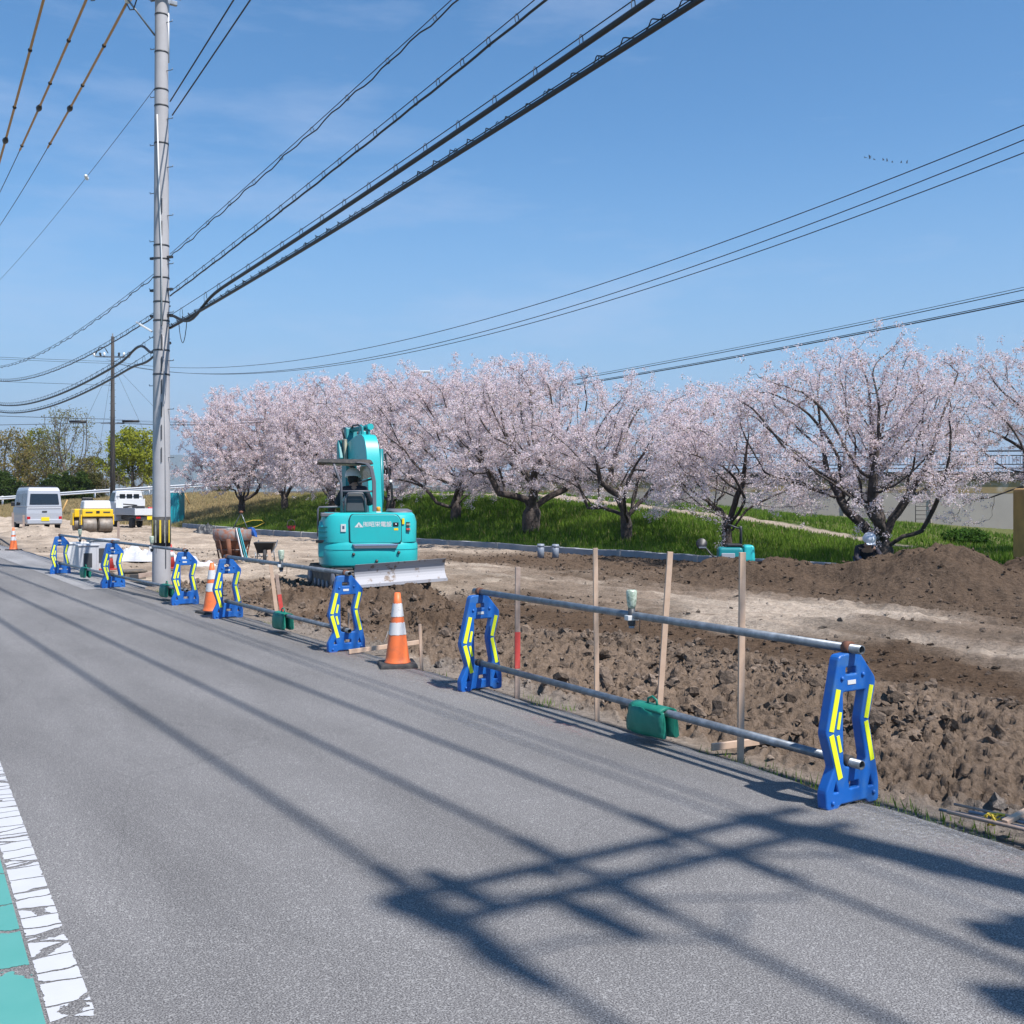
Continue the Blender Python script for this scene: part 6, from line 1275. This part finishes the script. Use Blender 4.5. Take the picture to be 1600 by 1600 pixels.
def crumple(name, p, sx, sy, h, seed, m, label, cat, rz=0):
    n = 26; v = []; f = []
    for i in range(n):
        for j in range(n):
            u, q = i/(n-1)*2-1, j/(n-1)*2-1; e = max(0, 1-(u*u)**1.5)*max(0, 1-(q*q)**1.5)
            zz = h*e*(.35+1.1*abs(float(fbm(np.array([u*2+seed]), np.array([q*2]), 1.3, 3, seed)[0])-.5)*2+.3*float(vn(np.array([u*3]), np.array([q*3]), 1.5, seed)[0]))
            v.append((u*sx+.08*sx*math.sin(q*5+seed), q*sy+.08*sy*math.sin(u*6+seed), zz))
            if i and j: f.append(((i-1)*n+j-1, (i-1)*n+j, i*n+j, i*n+j-1))
    r = empty(name, p, rz, label, cat); me = bpy.data.meshes.new(name); me.from_pydata(v, [], f); o = link('cloth', me, M[m], r); o.modifiers.new('s', 'SOLIDIFY').thickness = .012; return r
def gp(px, Y, dz=0): x = A(px, Y).x; return (x, Y, Hf(x, Y)+dz)
crumple('white_sheet', gp(222, 27.5), .75, .40, .34, 3, 'sheet', 'crumpled white sheet on the ground left of the utility pole foot', 'sheet')
crumple('white_sheet', gp(283, 26.5), .40, .32, .26, 5, 'sheet', 'crumpled white sheet on the ground right behind the utility pole foot', 'sheet')
crumple('white_sheet', gp(318, 25.5), .30, .2, .10, 6, 'sheet', 'small white sheet lying in front of the rusty bucket', 'sheet')
crumple('black_sheet', gp(322, 48), .55, .4, .38, 8, 'dark', 'dark crumpled sheet heap on the gravel behind the rusty bucket', 'sheet')
for k, (px, Y, a, l) in enumerate(((330, 25.6, 20, 'splintered board lying left in front of the rusty bucket'), (338, 25.9, 32, 'short broken board leaning towards the rusty bucket foot'), (345, 47, 3, 'thin plank lying beside the dark sheet heap'))):
    p = Vector(gp(px, Y, .05)); board(p-Vector((.28, 0, 0)), p+Vector((.28*math.cos(R(a)), .1, .28*math.sin(R(a))*.5)), l, .09, .03, 'wood2')
# precast boxes beside the second pair of stands
def basin(px, Y, w_, h, label, m='greybox', rz=0, opening=True, dark_=False):
    r = empty('drain_box', gp(px, Y, -.02), R(32)+rz, label, 'box'); t = .05
    for nm_, c, d in (('wall', (-w_/2+t/2, 0, h/2), (t, w_, h)), ('wall', (w_/2-t/2, 0, h/2), (t, w_, h)), ('wall', (0, w_/2-t/2, h/2), (w_-2*t, t, h)), ('wall', (0, -w_/2+t/2, h/2), (w_-2*t, t, h))): MB().box(c, d).build(nm_, M[m], r, .006)
    MB().box((0, 0, h+.02), (w_+.05, w_+.05, .04)).build('lid', M[m], r, .01)
    if opening: MB().box((-.02, -w_/2-.002, h*.48), (w_*.42, .02, h*.52)).build('opening', M['dark'], r, .004)
    return r
basin(118, 24.6, .46, .60, 'white box without an opening, leftmost of the pale boxes behind the fence', 'white', opening=False)
basin(136, 23.6, .42, .60, 'pale grey box with a dark square opening, in the middle of the row')
basin(160, 25.3, .62, .66, 'wide pale grey box with a dark slot behind the back to back blue stands')
basin(208, 21.6, .42, .16, 'low dark box sunk in the ground left of the utility pole foot', 'track', opening=True)
board(Vector(gp(216, 21.0, .10)), Vector(gp(240, 21.2, .14)), 'short brown board lying by the low dark box', .09, .03, 'wood2')
bk = empty('bucket', gp(455, 46.5), 0, 'small red bucket with a hoop handle at the foot of the grass bank', 'bucket')
MB().loft([[(r_*math.cos(2*math.pi*k/20), r_*math.sin(2*math.pi*k/20), z) for k in range(20)] for r_, z in ((.14, 0), (.19, .30), (.175, .30), (.13, .02))], True).build('pail', M['bucketred'], bk); MB().tube([(-.18, 0, .30), (-.15, 0, .50), (0, 0, .58), (.15, 0, .50), (.18, 0, .30)], .015, 6).build('hoop_handle', M['pole_white'], bk)
for px, pyb, h, l in ((845, 871, .36, 'left one of the two short grey plastic pipes standing by the kerb'), (868, 873, .36, 'right one of the two short grey plastic pipes standing by the kerb')):
    Y = 27.6; r = empty('plastic_pipe', gp(px, Y, -.05), 0, l, 'pipe'); MB().loft([[(r_*math.cos(2*math.pi*k/24), r_*math.sin(2*math.pi*k/24), z) for k in range(24)] for r_, z in ((.07, .0), (.088, .0), (.088, h+.05), (.078, h+.05), (.078, .02))], True, False).build('tube', M['pvc'], r); MB().lathe([(.089, h-.03), (.094, h-.03), (.094, h+.03), (.089, h+.03)], 24).build('collar', M['pvc'], r)
# second small machine behind the soil ridge
mmY = 22.6; mm = empty('mini_machine', (A(1148, mmY).x, mmY, CAMZ+(HZ-876)/F*mmY-.12), R(-6), 'small turquoise machine with a mast, half hidden behind the soil ridge', 'machine')
MB().box((-.10, 0, .26), (.55, .5, .30), None, (.92, .85)).build('hood', M['teal_dark'], mm, .06, 4); MB().box((.28, 0, .28), (.26, .48, .36), None, (.85, .85)).build('rear_hood', M['teal'], mm, .06, 4); MB().box((-.16, -.252, .22), (.28, .02, .14)).build('side_panel', M['silver'], mm, .01)
MB().box((-.02, 0, .45), (.34, .3, .07)).build('seat', M['black'], mm, .03, 3); MB().tube([(.13, 0, .4), (.13, 0, .80), (.12, 0, .86)], .030, 8).build('mast', M['dark'], mm); MB().tube([(.12, 0, .80), (.0, 0, .84), (-.15, 0, .90)], .018, 8).build('mast_arm', M['dark'], mm)
MB().box((0, 0, .06), (.85, .55, .12)).build('track_base', M['track'], mm, .03); MB().tube([(-.35, 0, .12), (-.50, 0, .25), (-.62, 0, .40)], .018, 8).build('stalk', M['dark'], mm)
MB().lathe([(0, -.012), (.11, -.01), (.12, 0), (.11, .01), (0, .012)], 20, (-.70, 0, .48), RX(R(80))).build('mirror', M['black'], mm); MB().box((-.68, -.03, .40), (.16, .03, .03)).build('mirror_clamp', M['chrome'], mm)
# air that fades the far hills

hz = MB().box((0, 4300, 145), (19000, 8940, 293.0)); hzm = bpy.data.materials.new('air haze'); hzm.use_nodes = True; ht_ = hzm.node_tree; ht_.nodes.remove(ht_.nodes['Principled BSDF'])
pv = ht_.nodes.new('ShaderNodeVolumePrincipled'); pv.inputs['Color'].default_value = (.80, .90, 1.0, 1); pv.inputs['Density'].default_value = .00016; pv.inputs['Anisotropy'].default_value = .2
ht_.links.new(pv.outputs[0], ht_.nodes['Material Output'].inputs['Volume'])
tag(hz.build('haze', hzm), 'thin bluish air between the site and the far hills', 'haze', kind='stuff')
scene.cycles.volume_bounces = 0; scene.cycles.volume_step_rate = 5
